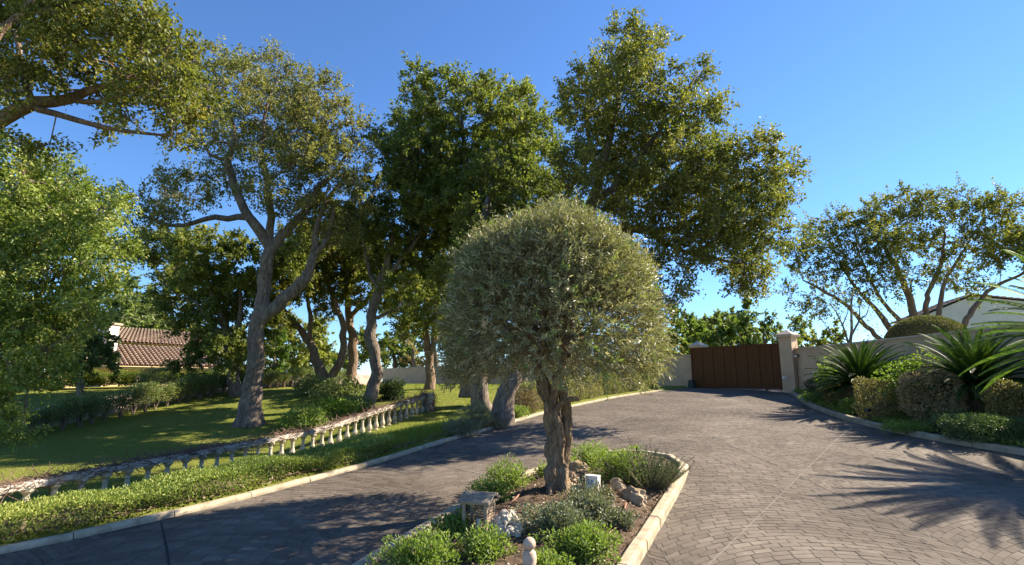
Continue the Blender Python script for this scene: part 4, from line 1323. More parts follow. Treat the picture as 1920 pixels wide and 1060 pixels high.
grow_tree('leafy_tree', 'bright green leafy tree hanging over the lawn at the left edge', (b.x, b.y, gz(b.x, b.y) - .1),
  [P_([(-150, 900, .25), (-140, 750, .22), (-110, 600, .18), (-60, 480, .13), (0, 400, .09), (60, 340, .05)], D), P_([(-110, 600, .12), (-30, 560, .09), (60, 540, .06), (130, 540, .03)], D),
   P_([(-125, 680, .1), (-50, 660, .08), (20, 680, .05), (50, 720, .03), (45, 780, .015)], D), P_([(-60, 480, .09), (40, 430, .07), (120, 410, .05), (180, 410, .03)], D)],
  lobes_px([(30, 330, 55), (100, 340, 50), (160, 370, 45), (195, 400, 35), (40, 410, 70), (130, 430, 60), (200, 460, 35), (60, 500, 75), (150, 510, 55), (190, 540, 30), (30, 590, 70), (105, 590, 55), (155, 590, 25), (40, 660, 50), (95, 650, 32), (20, 715, 38), (50, 735, 22), (35, 785, 14), (42, 808, 8), (-40, 450, 70), (-40, 600, 80), (5, 770, 25), (110, 690, 15), (225, 430, 15)], D, .9, seed=23),
  'green_leaf', spacing=.36, leaves=270, L=.064, W=.035, puff=.40, twig=12, seed=23, droop=.22)

# ------------------------------------------------------------------ far trees and bushes
def far_tree(px, py_top, py_bot, rpx, D, mat, label, name='background_tree', group='trees beyond the garden', seed=0, dens=260, trunk=True, squash=1.0):
    rng = random.Random(seed + int(px))
    b = at(px, py_bot, D)
    z0 = gz(b.x, b.y) - .1
    lob = []
    H_ = py_bot - py_top
    for k in range(7):
        lob.append((px + rng.uniform(-.6, .6) * rpx, py_top + rng.uniform(.18, .75) * H_ * .9, rpx * rng.uniform(.48, .68)))
    lob.append((px, py_top + rpx * .45, rpx * .45))
    s = D / 26
    return grow_tree(name, label, (b.x, b.y, z0), [[((b.x, b.y, z0), .05 * s * 3), (tuple(at(px, py_bot - H_ * .35, D)), .1 * s), (tuple(at(px + rng.uniform(-8, 8), py_top + H_ * .35, D)), .05 * s)]],
        lobes_px(lob, D, rpx / 1000 * D * .5, squash, seed=seed), mat, spacing=.78 * s, leaves=int(dens * 1.2), L=.15 * s, W=.095 * s, puff=.8 * s, group=group, seed=seed + 50, twig=12)
far_tree(1283, 600, 690, 30, 33, 'far_bright', 'bright green bush tree behind the wall left of the gate', seed=1, dens=420)
far_tree(1350, 592, 690, 48, 38, 'far_leaf', 'grey green rounded tree behind the gate', seed=2, dens=460)
far_tree(1398, 580, 680, 24, 44, 'far_leaf', 'darker lobed tree rising behind the middle of the gate', seed=3)
far_tree(1370, 618, 690, 34, 31, 'far_bright', 'low yellow green shrub tree just over the gate top', seed=4, dens=420)
far_tree(1437, 600, 690, 28, 38, 'far_leaf', 'airy tree behind the gate next to the right pillar', seed=5, dens=260)
far_tree(1487, 597, 690, 16, 36, 'far_leaf', 'narrow dark tree behind the pyramid capped pillar', seed=6, dens=180)
far_tree(1540, 622, 690, 34, 40, 'oak_leaf_dark', 'low dark tree over the wall under the spreading oak', seed=7)
far_tree(1318, 585, 690, 30, 50, 'far_leaf', 'distant rounded tree left behind the gate trees', seed=8, dens=420)
far_tree(740, 630, 712, 36, 60, 'far_leaf', 'distant green tree over the far end of the wall', seed=9)
far_tree(775, 625, 705, 24, 57, 'far_tan', 'tan dry tree above the far wall', seed=10, dens=200)
far_tree(700, 640, 712, 30, 55, 'oak_leaf_dark', 'dark tree seen between the oak trunks', seed=11)
far_tree(560, 600, 735, 55, 36, 'yellow_leaf', 'yellow green feathery tree beyond the oak trunks', seed=12, dens=260)
far_tree(515, 640, 735, 40, 34, 'far_bright', 'yellowish shrub tree right of the tall cork oak trunk', seed=13)
far_tree(625, 650, 730, 35, 40, 'far_bright', 'light green tree glimpsed behind the twin stemmed oak', seed=14)
far_tree(230, 520, 700, 55, 44, 'far_leaf', 'tall grey green tree behind the tiled house', seed=15, dens=300)
far_tree(320, 545, 700, 60, 48, 'oak_leaf', 'broad tree behind the right end of the tiled house', seed=16)
far_tree(150, 560, 760, 45, 24, 'far_leaf', 'shaded tree left of the tiled house', seed=17, dens=320)
far_tree(60, 600, 790, 60, 26, 'far_leaf', 'dark tree behind the bright leafy tree', seed=18, dens=300)
far_tree(1060, 630, 700, 45, 48, 'far_leaf', 'tree behind the wall hidden by the olive crown', seed=19)
far_tree(1215, 605, 690, 40, 42, 'far_leaf', 'tree over the wall right beside the olive crown', seed=20)
far_tree(900, 610, 700, 50, 62, 'far_leaf', 'distant tree behind the kerb oak trunks', seed=21)

# bare sapling over the wall
D = 24
b = at(1588, 700, D)
rt = empty('bare_tree', (b.x, b.y, gz(b.x, b.y)), label='thin bare grey tree behind the wall below the oak', cat='tree')
o = Vector(rt.location)
mb = MB()
for pts, r in (([(1590, 720), (1592, 660), (1597, 620), (1596, 570), (1600, 540)], .09), ([(1593, 650), (1580, 610), (1568, 585), (1556, 570)], .05), ([(1596, 630), (1612, 600), (1625, 590), (1632, 565)], .05),
               ([(1590, 640), (1560, 625), (1540, 600), (1530, 575)], .025), ([(1580, 610), (1590, 585), (1588, 560)], .03), ([(1612, 600), (1612, 575), (1620, 550)], .03), ([(1595, 645), (1570, 640), (1545, 610)], .02)):
    P = [tuple(Vector(at(x, y, D + random.uniform(-.3, .3))) - o) for x, y in pts]
    mb.tube(P, list(np.linspace(r, r * .3, len(P))), 6)
mb.build('trunk', M['bark'], rt, True)
nl = 500
c = np.array(at(1596, 575, D)) - np.array(o)
link('crown', leaf_mesh('crown', c + RNG.normal(size=(nl, 3)) * np.array([.9, .8, .6]), rand_dirs(nl), rand_dirs(nl), RNG.uniform(.08, .14, nl), RNG.uniform(.04, .07, nl), M['far_leaf']), rt)

# ------------------------------------------------------------------ houses
def tiled_roof(parent, o, A, B, C, Dp, n, r=.11):
    """A,B eave ends; D,C ridge ends (A->D, B->C). Rows of cover tiles run from eave to ridge."""
    A, B, C, Dp = [Vector(q) - o for q in (A, B, C, Dp)]
    roof = MB().poly([A, B, C, Dp]).build('roof', M['tile_gap'], parent)
    nrm = (B - A).cross(Dp - A).normalized()
    if nrm.z < 0: nrm = -nrm
    for i in range(n):
        t = (i + .5) / n
        a = A.lerp(B, t); d = Dp.lerp(C, t)
        ax = (d - a); L_ = ax.length; ax.normalize()
        side = ax.cross(nrm).normalized()
        mb = MB()
        k = max(2, int(L_ / .4))
        for j in range(k):
            rings = []
            for e, rr, lift in ((j / k, r * 1.08, .05), ((j + 1) / k, r * .85, .015)):
                c_ = a + ax * L_ * e + nrm * lift
                rings.append([c_ + side * math.cos(q) * rr + nrm * math.sin(q) * rr for q in np.linspace(0, math.pi, 6)])
            b0 = len(mb.v)
            mb.v += [tuple(v) for v in rings[0] + rings[1]]
            for q in range(5): mb.f.append([b0 + q, b0 + q + 1, b0 + 7 + q, b0 + 6 + q])
        mb.build('tile_row', M['tile'], roof)
    return roof
D = 31
h0 = at(100, 720, D)
hs = empty('house', (h0.x, h0.y, gz(h0.x, h0.y)), label='yellow house with low clay tile roofs and a white chimney', cat='house')
o = Vector(hs.location)
def hp(px, py, d): return Vector(at(px, py, d))
e0, e1 = hp(90, 691, 26.0), hp(420, 684, 32.5)
ez = (e0.z + e1.z) / 2; e0.z = e1.z = ez
back = Vector((-.7, .7, 0)).normalized() * 4.4
tilt = Vector((0, 0, 1.3))
tiled_roof(hs, o, e0, e1, e1 + back + tilt, e0 + back + tilt, 34, .085)
gl_ = Vector((0, 0, 1)) * 0
def wallq(name, a, b, z0, z1, mat, th=.2, par=hs):
    a = Vector(a); b = Vector(b); t = (b - a).normalized(); nn = Vector((-t.y, t.x, 0)) * th
    mb = MB()
    for z in (z0, z1):
        for q in (a, b, b + nn, a + nn): mb.v.append((q.x - o.x, q.y - o.y, z - o.z))
    mb.f = [[0, 1, 5, 4], [1, 2, 6, 5], [2, 3, 7, 6], [3, 0, 4, 7], [0, 3, 2, 1], [4, 5, 6, 7]]
    return mb.build(name, mat, par)
inn = Vector((-.28, .28, 0))
wallq('wall', e0 + inn, e1 + inn, gz(h0.x, h0.y) - .3, ez - .06, M['house'])
wallq('eave_moulding', e0 + inn * .45, e1 + inn * .45, ez - .16, ez - .03, M['house_trim'], .25)
# windows half hidden by the planting
for t in (.22, .52, .8):
    c_ = e0.lerp(e1, t) + inn - o
    tt = (e1 - e0).normalized()
    f_ = MB().box((c_.x + .03, c_.y, ez - o.z - 1.25), (1.0, .08, 1.1), math.atan2(tt.y, tt.x)).build('window', M['house_trim'], hs)
    MB().box((c_.x + .06, c_.y, ez - o.z - 1.25), (.8, .06, .9), math.atan2(tt.y, tt.x)).build('pane', M['glass'], f_)
# upper block
u0, u1 = hp(205, 641, 34), hp(400, 640, 40)
uz = u0.z; u1.z = uz
wallq('upper_wall', u0, u1, ez + .1, uz, M['house'], 4.0)
bk = Vector((-.7, .7, 0)).normalized() * 3.2
ov = Vector((.25, -.25, -.02))
tiled_roof(hs, o, u0 + ov + Vector((0, -.4, 0)), u1 + ov, u1 + bk + Vector((0, 0, 1.25)), u0 + bk + Vector((0, 1.4, 1.25)), 28, .085)
c_ = hp(197, 655, 30)
ch = MB().box((c_.x - o.x, c_.y - o.y, c_.z - o.z + .35), (.75, .75, 2.0)).build('chimney', M['wall_white'], hs)
MB().box((c_.x - o.x, c_.y - o.y, c_.z - o.z + 1.42), (.95, .95, .1)).build('chimney_cap', M['tile'], ch)

D = 42
g0 = at(1800, 640, D)
hs2 = empty('house', (g0.x, g0.y, gz(g0.x, g0.y)), label='white gabled house with clay tile verge beyond the wall', cat='house')
o = Vector(hs2.location)
pk = Vector(at(1797, 563, D)); lf_ = Vector(at(1730, 592, D - 1)); rg = Vector(at(1990, 640, D - 3.5))
z0 = o.z - .3
t_ = (Vector((rg.x, rg.y, 0)) - Vector((lf_.x, lf_.y, 0))).normalized()
wb = Vector((lf_.x, lf_.y, 0)); wd = (Vector((pk.x, pk.y, 0)) - wb).dot(t_)
def gp(s, z): 
    q = wb + t_ * s
    return Vector((q.x, q.y, z))
nn = Vector((-t_.y, t_.x, 0))
wid = wd * 2 + 2.6
mb = MB()
prof_ = [gp(-.6, z0), gp(wid, z0), gp(wid, lf_.z + .35), gp(wd, pk.z), gp(-.6, lf_.z - .3)]
for off in (0, 5.0):
    mb.v += [tuple(q + nn * off - o) for q in prof_]
mb.f = [[0, 1, 2, 3, 4], [9, 8, 7, 6, 5]] + [[k, (k + 1) % 5 + 0, (k + 1) % 5 + 5, k + 5] for k in range(5)]
mb.build('wall', M['wall_white'], hs2)
r1 = tiled_roof(hs2, o, gp(-.8, lf_.z - .35) + nn * -.15 + Vector((0, 0, .1)), gp(-.8, lf_.z - .35) + nn * 5.2 + Vector((0, 0, .1)), gp(wd, pk.z + .1) + nn * 5.2, gp(wd, pk.z + .1) - nn * .15, 20)
r2_ = tiled_roof(hs2, o, gp(wid + .2, lf_.z + .3) + nn * 5.2 + Vector((0, 0, .1)), gp(wid + .2, lf_.z + .3) - nn * .15 + Vector((0, 0, .1)), gp(wd, pk.z + .1) - nn * .15, gp(wd, pk.z + .1) + nn * 5.2, 20)

# low wall behind the shrub row
def zlow(x, y): return gz(x, y)
lw = [(-15.7, 13.5), (-15.3, 17), (-14.9, 20), (-13.9, 24), (-12.4, 28), (-10.5, 32), (-9.0, 36)]
wall_run('low_wall', 'low pinkish stone wall behind the row of shrubs', lw, [gz(*p) + .62 for p in lw], .3, M['low_wall'], cap=False)

# ------------------------------------------------------------------ shrubs
def bush(name, label, c, r, n, L, W, mat, cat='bush', group=None, shell=.5, stems=8, stem_h=.0, up=.4, lmp=.10):
    z0 = c[2]
    root = empty(name, (c[0], c[1], z0), label=label, cat=cat, group=group)
    P, Dr, N = blob_leaves((0, 0, r[2] + stem_h), r, n, L, W, shell, up=up, lmp=lmp)
    k = P[:, 2] > .0
    P, Dr, N = P[k], Dr[k], N[k]
    n = len(P)
    link('foliage', leaf_mesh('foliage', P, Dr, N, L * RNG.uniform(.65, 1.35, n), W * RNG.uniform(.65, 1.35, n), M[mat], RNG.normal(.45, .23, n)), root)
    mb = MB()
    for _ in range(stems):
        a = random.uniform(0, 6.28); k = random.uniform(.25, .85)
        e = (math.cos(a) * r[0] * k, math.sin(a) * r[1] * k, stem_h + r[2] * random.uniform(.9, 1.7))
        mb.tube([(random.uniform(-.08, .08) * r[0], random.uniform(-.08, .08) * r[1], -.05), (e[0] * .4, e[1] * .4, e[2] * .5), e], [.018 * (1 + r[0]), .014, .005], 5)
    mb.build('stems', M['twig'], root)
    return root
ORD = 'first second third fourth fifth sixth seventh eighth ninth tenth eleventh twelfth thirteenth fourteenth fifteenth sixteenth seventeenth eighteenth nineteenth twentieth'.split()
ORD += ['twenty-' + w for w in ORD[:9]] + ['thirtieth'] + ['thirty-' + w for w in ORD[:9]]
# row of thin stemmed shrubs on the far side of the lawn
shr = []
for v in range(4):
    shr.append(bush('row_shrub', 'thin stemmed shrub in the long row along the lawn edge', (-14.4, 15 + v * .62, 0), (.42, .40, .42), 1500, .075, .032, 'row_leaf', 'shrub', 'shrubs in the row along the lawn', shell=.9, stems=9, stem_h=.36, up=.6))
row = [(-14.6, 14.2), (-14.3, 17), (-13.9, 20), (-12.9, 24), (-11.4, 28), (-9.6, 32)]
rs = resample(row, .53)
for i, p in enumerate(rs):
    x, y = p.x + random.uniform(-.08, .08), p.y + random.uniform(-.08, .08)
    s = shr[i] if i < 4 else copy_tree(shr[random.randrange(4)])
    s['label'] = ORD[i] + ' thin stemmed shrub of the long lawn edge row, counted from its near end'
    s.location = (x, y, gz(x, y)); s.rotation_euler = (0, 0, random.uniform(0, 6.28)); k = random.uniform(.85, 1.1); s.scale = (k, k, k * random.uniform(.74, .92))
# yellow green conifers before the house
cyp = []
for v in range(3):
    cyp.append(bush('conifer_column', 'yellow green conifer in the screen before the yellow house', (-20, 26, 0), (.45, .45, .85), 2200, .11, .05, 'cypress_leaf', 'conifer', 'conifers screening the house', shell=.6, stems=3, up=.9))
for i in range(17):
    px = 120 + i * 19.5
    p = at(px, 735, 26.5 + i * .12)
    s = cyp[i] if i < 3 else copy_tree(cyp[random.randrange(3)])
    k = random.uniform(.85, 1.2)
    s['label'] = ORD[i] + ' yellow green conifer before the yellow house, counted from the near end'
    s.location = (p.x, p.y + random.uniform(-.3, .3), gz(p.x, p.y) + .1); s.scale = (1.0, 1.0, k * .42); s.rotation_euler = (0, 0, random.uniform(0, 6.28))
p = at(288, 745, 23); bush('clipped_bush', 'clipped grey green dome bush behind the shrub row', (p.x, p.y, gz(p.x, p.y)), (.62, .62, .72), 5000, .05, .026, 'hedge_dull', shell=.25)
def spiky(name, label, c, n, ln, w, mat, cat='plant', rise=.9, group=None, arch=.9):
    root = empty(name, c, label=label, cat=cat, group=group)
    for k in range(n):
        a = random.uniform(0, 6.28); e = random.uniform(.25, 1.35) * rise
        l_ = ln * random.uniform(.7, 1.15)
        d = Vector((math.cos(a), math.sin(a), 0)); s_ = Vector((-d.y, d.x, 0))
        p = Vector((d.x * .03, d.y * .03, 0)); ang = e
        mb = MB(); prev = None
        m = 6
        for j in range(m + 1):
            t = j / m
            ww = w * (1 - t ** 2) * (.6 + .4 * min(1, t * 3))
            q = (p - s_ * ww, p + Vector((0, 0, -ww * .25)), p + s_ * ww)
            if prev:
                mb.poly([prev[0], prev[1], q[1], q[0]]); mb.poly([prev[1], prev[2], q[2], q[1]])
            prev = q
            p = p + (d * math.cos(ang) + Vector((0, 0, math.sin(ang)))) * l_ / m
            ang -= arch * l_ / m * (.4 + t * 2) / ln
        me = mb.mesh('leaf', M[mat])
        at_ = me.attributes.new('rnd', 'FLOAT', 'FACE'); at_.data.foreach_set('value', np.full(len(me.polygons), random.random(), np.float32))
        link('leaf', me, root)
    return root
p = at(95, 755, 20.5); spiky('yucca_plant', 'yellow green spiky palm plant behind the shrub row', (p.x, p.y, gz(p.x, p.y) + .75), 34, 1.2, .05, 'yellow_leaf', rise=1.0)
# bushes under the oaks, beyond the balustrade
for (px, py, d, r, n, mat, lab) in (
    (570, 785, 17.5, (.75, .6, .38), 2400, 'cover_leaf', 'bright green low bush beside the rail, nearest the cork oak'),
    (625, 772, 19, (.9, .7, .42), 3200, 'citrus_leaf', 'leafy bright green bush under the twin stemmed oak'),
    (665, 760, 20, (.6, .6, .36), 2400, 'row_leaf', 'dark leafy bush left of the leaning cork oak trunk'),
    (640, 748, 22.5, (1.1, .8, .5), 3600, 'row_leaf', 'shaded bush mass behind the leaning cork oak'),
    (735, 752, 23, (.55, .5, .42), 3200, 'dark_leaf', 'small dark rounded bush at the end of the balustrade'),
    (585, 742, 24, (.9, .7, .45), 2800, 'row_leaf', 'dim bush at the foot of the oak with two stems')):
    p = at(px, py, d); bush('bush', lab, (p.x, p.y, gz(p.x, p.y) - .05), r, n, .09, .045, mat, shell=.7)
# shrubs by the kerb oaks
for (px, py, d, r, n, mat, lab, L_, W_) in (
    (893, 800, 13.3, (.42, .45, .30), 4200, 'lavender_leaf', 'grey green lavender mound at the foot of the kerb oak', .075, .010),
    (862, 815, 12.4, (.42, .40, .2), 2600, 'lavender_leaf', 'low silvery mound at the kerb, left of the lavender', .075, .012),
    (985, 768, 16.2, (.55, .5, .34), 2600, 'straw', 'dry straw coloured shrub left of the olive trunk', .085, .014),
    (1010, 757, 17.2, (.5, .5, .36), 2600, 'mixed_leaf', 'half dry shrub at the start of the dull hedge', .06, .025),
    (965, 783, 15.2, (.4, .35, .16), 1500, 'cover_leaf', 'small green plant beside the leaning oak foot', .06, .02),
    (925, 800, 13.6, (.3, .3, .13), 1200, 'straw', 'dry tuft between the two kerb oak trunks', .08, .012)):
    p = at(px, py, d); bush('shrub', lab, (p.x, p.y, gz(p.x, p.y) - .03), r, n, L_, W_, mat, 'shrub', shell=.75, up=.7)

# topiary dome behind the wall
p = at(1725, 640, 17.6)
td_ = empty('topiary_dome', (p.x + .25, p.y, gz(p.x, p.y)), label='large clipped green dome topiary rising over the wall', cat='topiary')
nd = 26000
dm = rand_dirs(nd); dm[:, 2] = np.abs(dm[:, 2])
zt = at(1725, 593, 17.6).z - td_.location.z
RR = np.array([1.24, 1.2, 1.02])
Pp = dm * (1 - .05 * RNG.random(nd))[:, None] * RR + np.array([0, 0, zt - RR[2]])
link('foliage', leaf_mesh('foliage', Pp, unit(dm + RNG.normal(size=(nd, 3)) * .7), unit(dm + RNG.normal(size=(nd, 3)) * .5), RNG.uniform(.035, .06, nd), RNG.uniform(.02, .032, nd), M['dome_leaf']), td_)
mb = MB().lathe((0, 0, 0), [(1.05, .1), (1.14, zt - RR[2])] + [(1.16 * math.cos(a), zt - RR[2] + .94 * math.sin(a)) for a in np.linspace(.1, 1.5, 8)], 20)
mb.build('twig_core', M['twig'], td_)

# clipped bushes and plants in the right bed
def ground_at(px, py):
    for d in np.arange(8, 26, .05):
        q = at(px, py, d)
        if q.z < bz(q.x, q.y): return q
    return at(px, py, 16)
for (px, py, wpx, hpx, n, mat, lab) in (
    (1650, 790, 36, 70, 6000, 'mixed_leaf', 'smaller tan green clipped ball bush beside the black path light'),
    (1756, 797, 58, 92, 11000, 'brown_leaf', 'largest brown leaved clipped mound in the middle of the bed'),
    (1576, 762, 34, 38, 4200, 'mixed_leaf', 'greyish half dry clipped bush nearest the gate'),
    (1545, 748, 28, 36, 3800, 'dark_leaf', 'dark green rounded bush against the wall near the gate'),
    (1912, 815, 46, 84, 6500, 'mixed_leaf', 'yellowish clipped bush at the right edge under the palm')):
    q = ground_at(px, py); d = q.y + .35
    s = d / 1000
    cc = at(px, py, d)
    bush('clipped_bush', lab, (cc.x, cc.y, bz(cc.x, cc.y) - .02), (wpx * s, wpx * s * .95, hpx * s * .52), n, .05, .026, mat, shell=.3, stems=10)
for (px, py, wpx, hpx, n, mat, lab, D_) in (
    (1725, 735, 62, 92, 3600, 'citrus_leaf', 'glossy yellow green shrub between the two cycads', 13.6),
    (1560, 722, 30, 66, 1500, 'citrus_leaf', 'sprawling yellow tipped shrub against the beige wall', 17.6),
    (1880, 745, 60, 70, 3000, 'citrus_leaf', 'shiny green shrub behind the right cycad', 12.4)):
    cc = at(px, py, D_); s = D_ / 1000
    bush('shrub', lab, (cc.x, cc.y, bz(cc.x, cc.y)), (wpx * s, wpx * s * .7, hpx * s * .6), n, .085, .05, mat, 'shrub', shell=.75, stems=14)
for (px, py, wpx, hpx, n, mat, lab) in (
    (1600, 778, 24, 28, 1300, 'cover_leaf', 'small pale green plant in front of the cycad near the gate'),
    (1522, 757, 22, 18, 1200, 'cover_leaf', 'low green plant at the kerb corner next the gate'),
    (1850, 832, 80, 46, 8000, 'rosemary_leaf', 'wide dark green creeping plant spilling to the kerb at right'),
    (1790, 812, 36, 30, 2600, 'rosemary_leaf', 'low dark tuft below the strappy leaved clumps'),
    (1700, 812, 44, 14, 1600, 'cover_leaf', 'flat green weeds before the largest brown mound')):
    q = ground_at(px, py); s = q.y / 1000
    cc = at(px, py, q.y + .25)
    bush('low_plant', lab, (cc.x, cc.y, bz(cc.x, cc.y) - .02), (wpx * s, wpx * s * .6, hpx * s * .55), n, .055, .02, mat, 'plant', shell=.7, stems=5)
for (px, py, lab) in ((1772, 800, 'strappy bright green leaf clump before the brown mound'), (1822, 800, 'strappy leaf clump under the large cycad'), (1868, 795, 'strappy leaf clump nearest the right edge bush')):
    q = ground_at(px, py)
    spiky('strap_leaf_plant', lab, (q.x, q.y, bz(q.x, q.y)), 34, .62, .017, 'strap_leaf', rise=1.0, group='strappy leaf clumps in the bed', arch=1.7)
# path light
q = ground_at(1632, 790)
pl2 = empty('path_light', (q.x, q.y, bz(q.x, q.y)), label='small black spike light among the weeds by the kerb', cat='lamp')
MB().tube([(0, 0, -.1), (0, 0, .22)], .012, 8).build('spike', M['black'], pl2)
MB().box((-.03, 0, .26), (.16, .09, .07), .5, taper=.9).build('lamp_head', M['black'], pl2)

# cycads: fronds are separate leaves
def frond_mesh(L_, lw, n, mat, arch, vee=.5, wid=.014):
    V = []; F = []; R = []
    p = np.zeros(3); ang = 0.0
    pts = []; ts = []
    m = 24
    for j in range(m + 1):
        pts.append(p.copy()); ts.append((math.cos(ang), math.sin(ang)))
        p = p + np.array([math.cos(ang), 0, math.sin(ang)]) * L_ / m
        ang -= arch / m * (.4 + 1.2 * j / m)
    pts = np.array(pts)
    def add(q, rv):
        b = len(V); V.extend([tuple(x) for x in q]); F.append([b + k for k in range(len(q))]); R.append(rv)
    for j in range(m):
        w0 = .012 * (1 - j / m) + .003
        add([pts[j] + np.array([0, -w0, 0]), pts[j] + np.array([0, w0, 0]), pts[j + 1] + np.array([0, w0 * .9, 0]), pts[j + 1] + np.array([0, -w0 * .9, 0])], .8)
    for i in range(n):
        t = .10 + .9 * (i + .5) / n
        x = t * m; j = min(int(x), m - 1); f = x - j
        c = pts[j] * (1 - f) + pts[j + 1] * f
        tx, tz = ts[j]
        ll = lw * math.sin(math.pi * min(1, .12 + t * .86)) ** .6 * (1 if t < .85 else .8)
        for s_ in (-1, 1):
            fw = .55 + t * .5
            d = np.array([tx * fw, s_ * .85, tz * fw + vee * .75 - tx * 0])
            d /= np.linalg.norm(d)
            e = c + d * ll
            mid = c + d * ll * .5 + np.array([0, 0, .015])
            u = np.array([tx, 0, tz]) * wid / 2
            add([c - u, c + u, mid + u, mid - u], random.random()); add([mid - u, mid + u, e + np.array([0, 0, -.03])], random.random())
    return new_mesh('frond', np.array(V), F, M[mat], False, R)
def cycad(name, label, base, nf, L_, lw, mat, seed, trunk_h=.4, n=44, arch=1.1, lo=-.15, hi=1.25, wid=.014, az=None):
    rng = random.Random(seed)
    root = empty(name, base, label=label, cat='cycad' if 'cycad' in name else 'palm')
    mb = MB().lathe((0, 0, -.1), [(.2, 0), (.22, trunk_h * .5), (.17, trunk_h + .05), (.05, trunk_h + .18)], 12)
    mb.build('trunk', M['bark_red'], root)
    ms = [frond_mesh(L_ * k, lw, n, mat, arch * a, wid=wid) for k, a in ((1, 1), (.92, .8), (1.05, 1.2), (.85, .9))]
    for i in range(nf):
        t = (i + .5) / nf
        el = lo + (hi - lo) * t ** 1.1 + rng.uniform(-.08, .08)
        a = i * 2.39996 + rng.uniform(-.15, .15)
        if az is not None: a = rng.uniform(*az)
        o_ = link('frond', ms[i % 4], root, (math.cos(a) * .06, math.sin(a) * .06, trunk_h))
        o_.rotation_euler = (rng.uniform(-.15, .15), -el, a)
    return root
q = at(1618, 742, 15.9); cycad('cycad', 'dark cycad with stiff upright fronds against the wall, nearer the gate', (q.x, q.y, bz(q.x, q.y)), 120, 1.5, .15, 'cycad_leaf', 1, .62, arch=.75, lo=-.15, hi=1.4, n=64, wid=.017)
q = at(1835, 750, 12.6); cycad('cycad', 'largest dark cycad with arching fronds in the right bed', (q.x, q.y, bz(q.x, q.y)), 110, 1.6, .16, 'cycad_leaf', 2, .8, arch=.8, lo=-.2, hi=1.4, n=68, wid=.017)
cycad('palm_plant', 'big feathery palm fronds entering at the right edge', (10.3, 9.1, bz(10.3, 9.1)), 74, 2.2, .25, 'palm_leaf', 3, 1.8, n=84, arch=.6, lo=-.25, hi=1.3, wid=.017)

# ------------------------------------------------------------------ island plants and ornaments
def iz(px, py):
    for d in np.arange(4, 12, .02):
        q = at(px, py, d)
        if q.z < isl_h(q.x, q.y): return Vector((q.x, q.y, isl_h(q.x, q.y)))
    return at(px, py, 6)
for (px, py, wpx, hpx, n, mat, lab) in (
    (950, 920, 46, 48, 2600, 'cover_leaf', 'bright green ground cover clump left of the olive trunk'),
    (915, 950, 36, 44, 2200, 'cover_leaf', 'fresh green clump just above the wooden lantern'),
    (850, 1008, 32, 40, 1900, 'cover_leaf', 'green clump at the island edge left of the lantern'),
    (785, 1075, 66, 60, 3400, 'cover_leaf', 'broad bright clump at the bottom left island corner'),
    (905, 1050, 48, 44, 2400, 'cover_leaf', 'spreading clump below the lantern and white stones'),
    (1040, 1010, 54, 62, 3000, 'lavender_leaf', 'grey green bushy clump in front of the olive trunk'),
    (1110, 985, 50, 62, 2800, 'lavender_leaf', 'grey green clump right of the one before the trunk'),
    (1165, 995, 26, 34, 1200, 'lavender_leaf', 'small sprig clump by the brown pipe near the rock'),
    (1100, 1060, 66, 62, 3600, 'cover_leaf', 'wide clump at the bottom middle of the island'),
    (1030, 1085, 40, 36, 1800, 'cover_leaf', 'low clump right of the round headed ornament'),
    (1110, 875, 40, 40, 2400, 'cover_leaf', 'dense green clump at the far side of the island'),
    (1160, 905, 48, 58, 3200, 'cover_leaf', 'yellow green clump between white box and rosemary'),
    (1075, 885, 18, 22, 800, 'cover_leaf', 'tiny clump right behind the olive trunk'),
    (1020, 895, 16, 22, 700, 'cover_leaf', 'little clump peeping left behind the olive trunk'),
    (1135, 935, 20, 18, 700, 'straw', 'dry grassy tuft beside the white box'),
    (1095, 945, 34, 20, 900, 'mixed_leaf', 'half dry weeds at the right foot of the olive')):
    q = iz(px, py); s = q.y / 1000
    b_ = bush('ground_cover_plant', lab, (q.x, q.y + .1, q.z - .03), (wpx * s, wpx * s * .85, hpx * s * .5), n, .038, .017, mat, 'plant', 'ground cover clumps in the island', shell=.75, stems=7, up=.8, lmp=.2)
# rosemary: upright needled shoots
q = iz(1222, 925)
rs_ = empty('rosemary_bush', (q.x + .03, q.y + .3, q.z - .03), label='needled dark green rosemary bush at the island tip', cat='bush')
rng = np.random.default_rng(9)
ns_ = 330
PP = []; DD = []; mb = MB()
for k in range(ns_):
    a = rng.uniform(0, 6.28); sp_ = rng.random() ** .6
    d = unit(np.array([math.cos(a) * sp_ * 1.15, math.sin(a) * sp_ * .8, .75 - .25 * sp_]))
    l_ = rng.uniform(.32, .62) * (1.25 if rng.random() < .12 else 1)
    st = np.array([math.cos(a) * .12 * sp_, math.sin(a) * .12 * sp_, 0])
    pts = []
    dd = d.copy(); p = st
    for j in range(5):
        pts.append(p); p = p + dd * l_ / 4; dd = unit(dd + np.array([0, 0, .12]) + rng.normal(size=3) * .08)
    mb.tube(pts, [.006, .005, .004, .003, .002], 3, cap=False)
    for j in range(46):
        t = rng.uniform(.25, 1) * 4; i0 = min(int(t), 3)
        PP.append(pts[i0] + (pts[i0 + 1] - pts[i0]) * (t - i0)); DD.append(unit(dd * .5 + rng.normal(size=3) * .7))
PP = np.array(PP); DD = np.array(DD); n_ = len(PP)
mb.build('stems', M['twig'], rs_)
link('foliage', leaf_mesh('foliage', PP, DD, rand_dirs(n_), RNG.uniform(.02, .036, n_), RNG.uniform(.005, .008, n_), M['rosemary_leaf']), rs_)
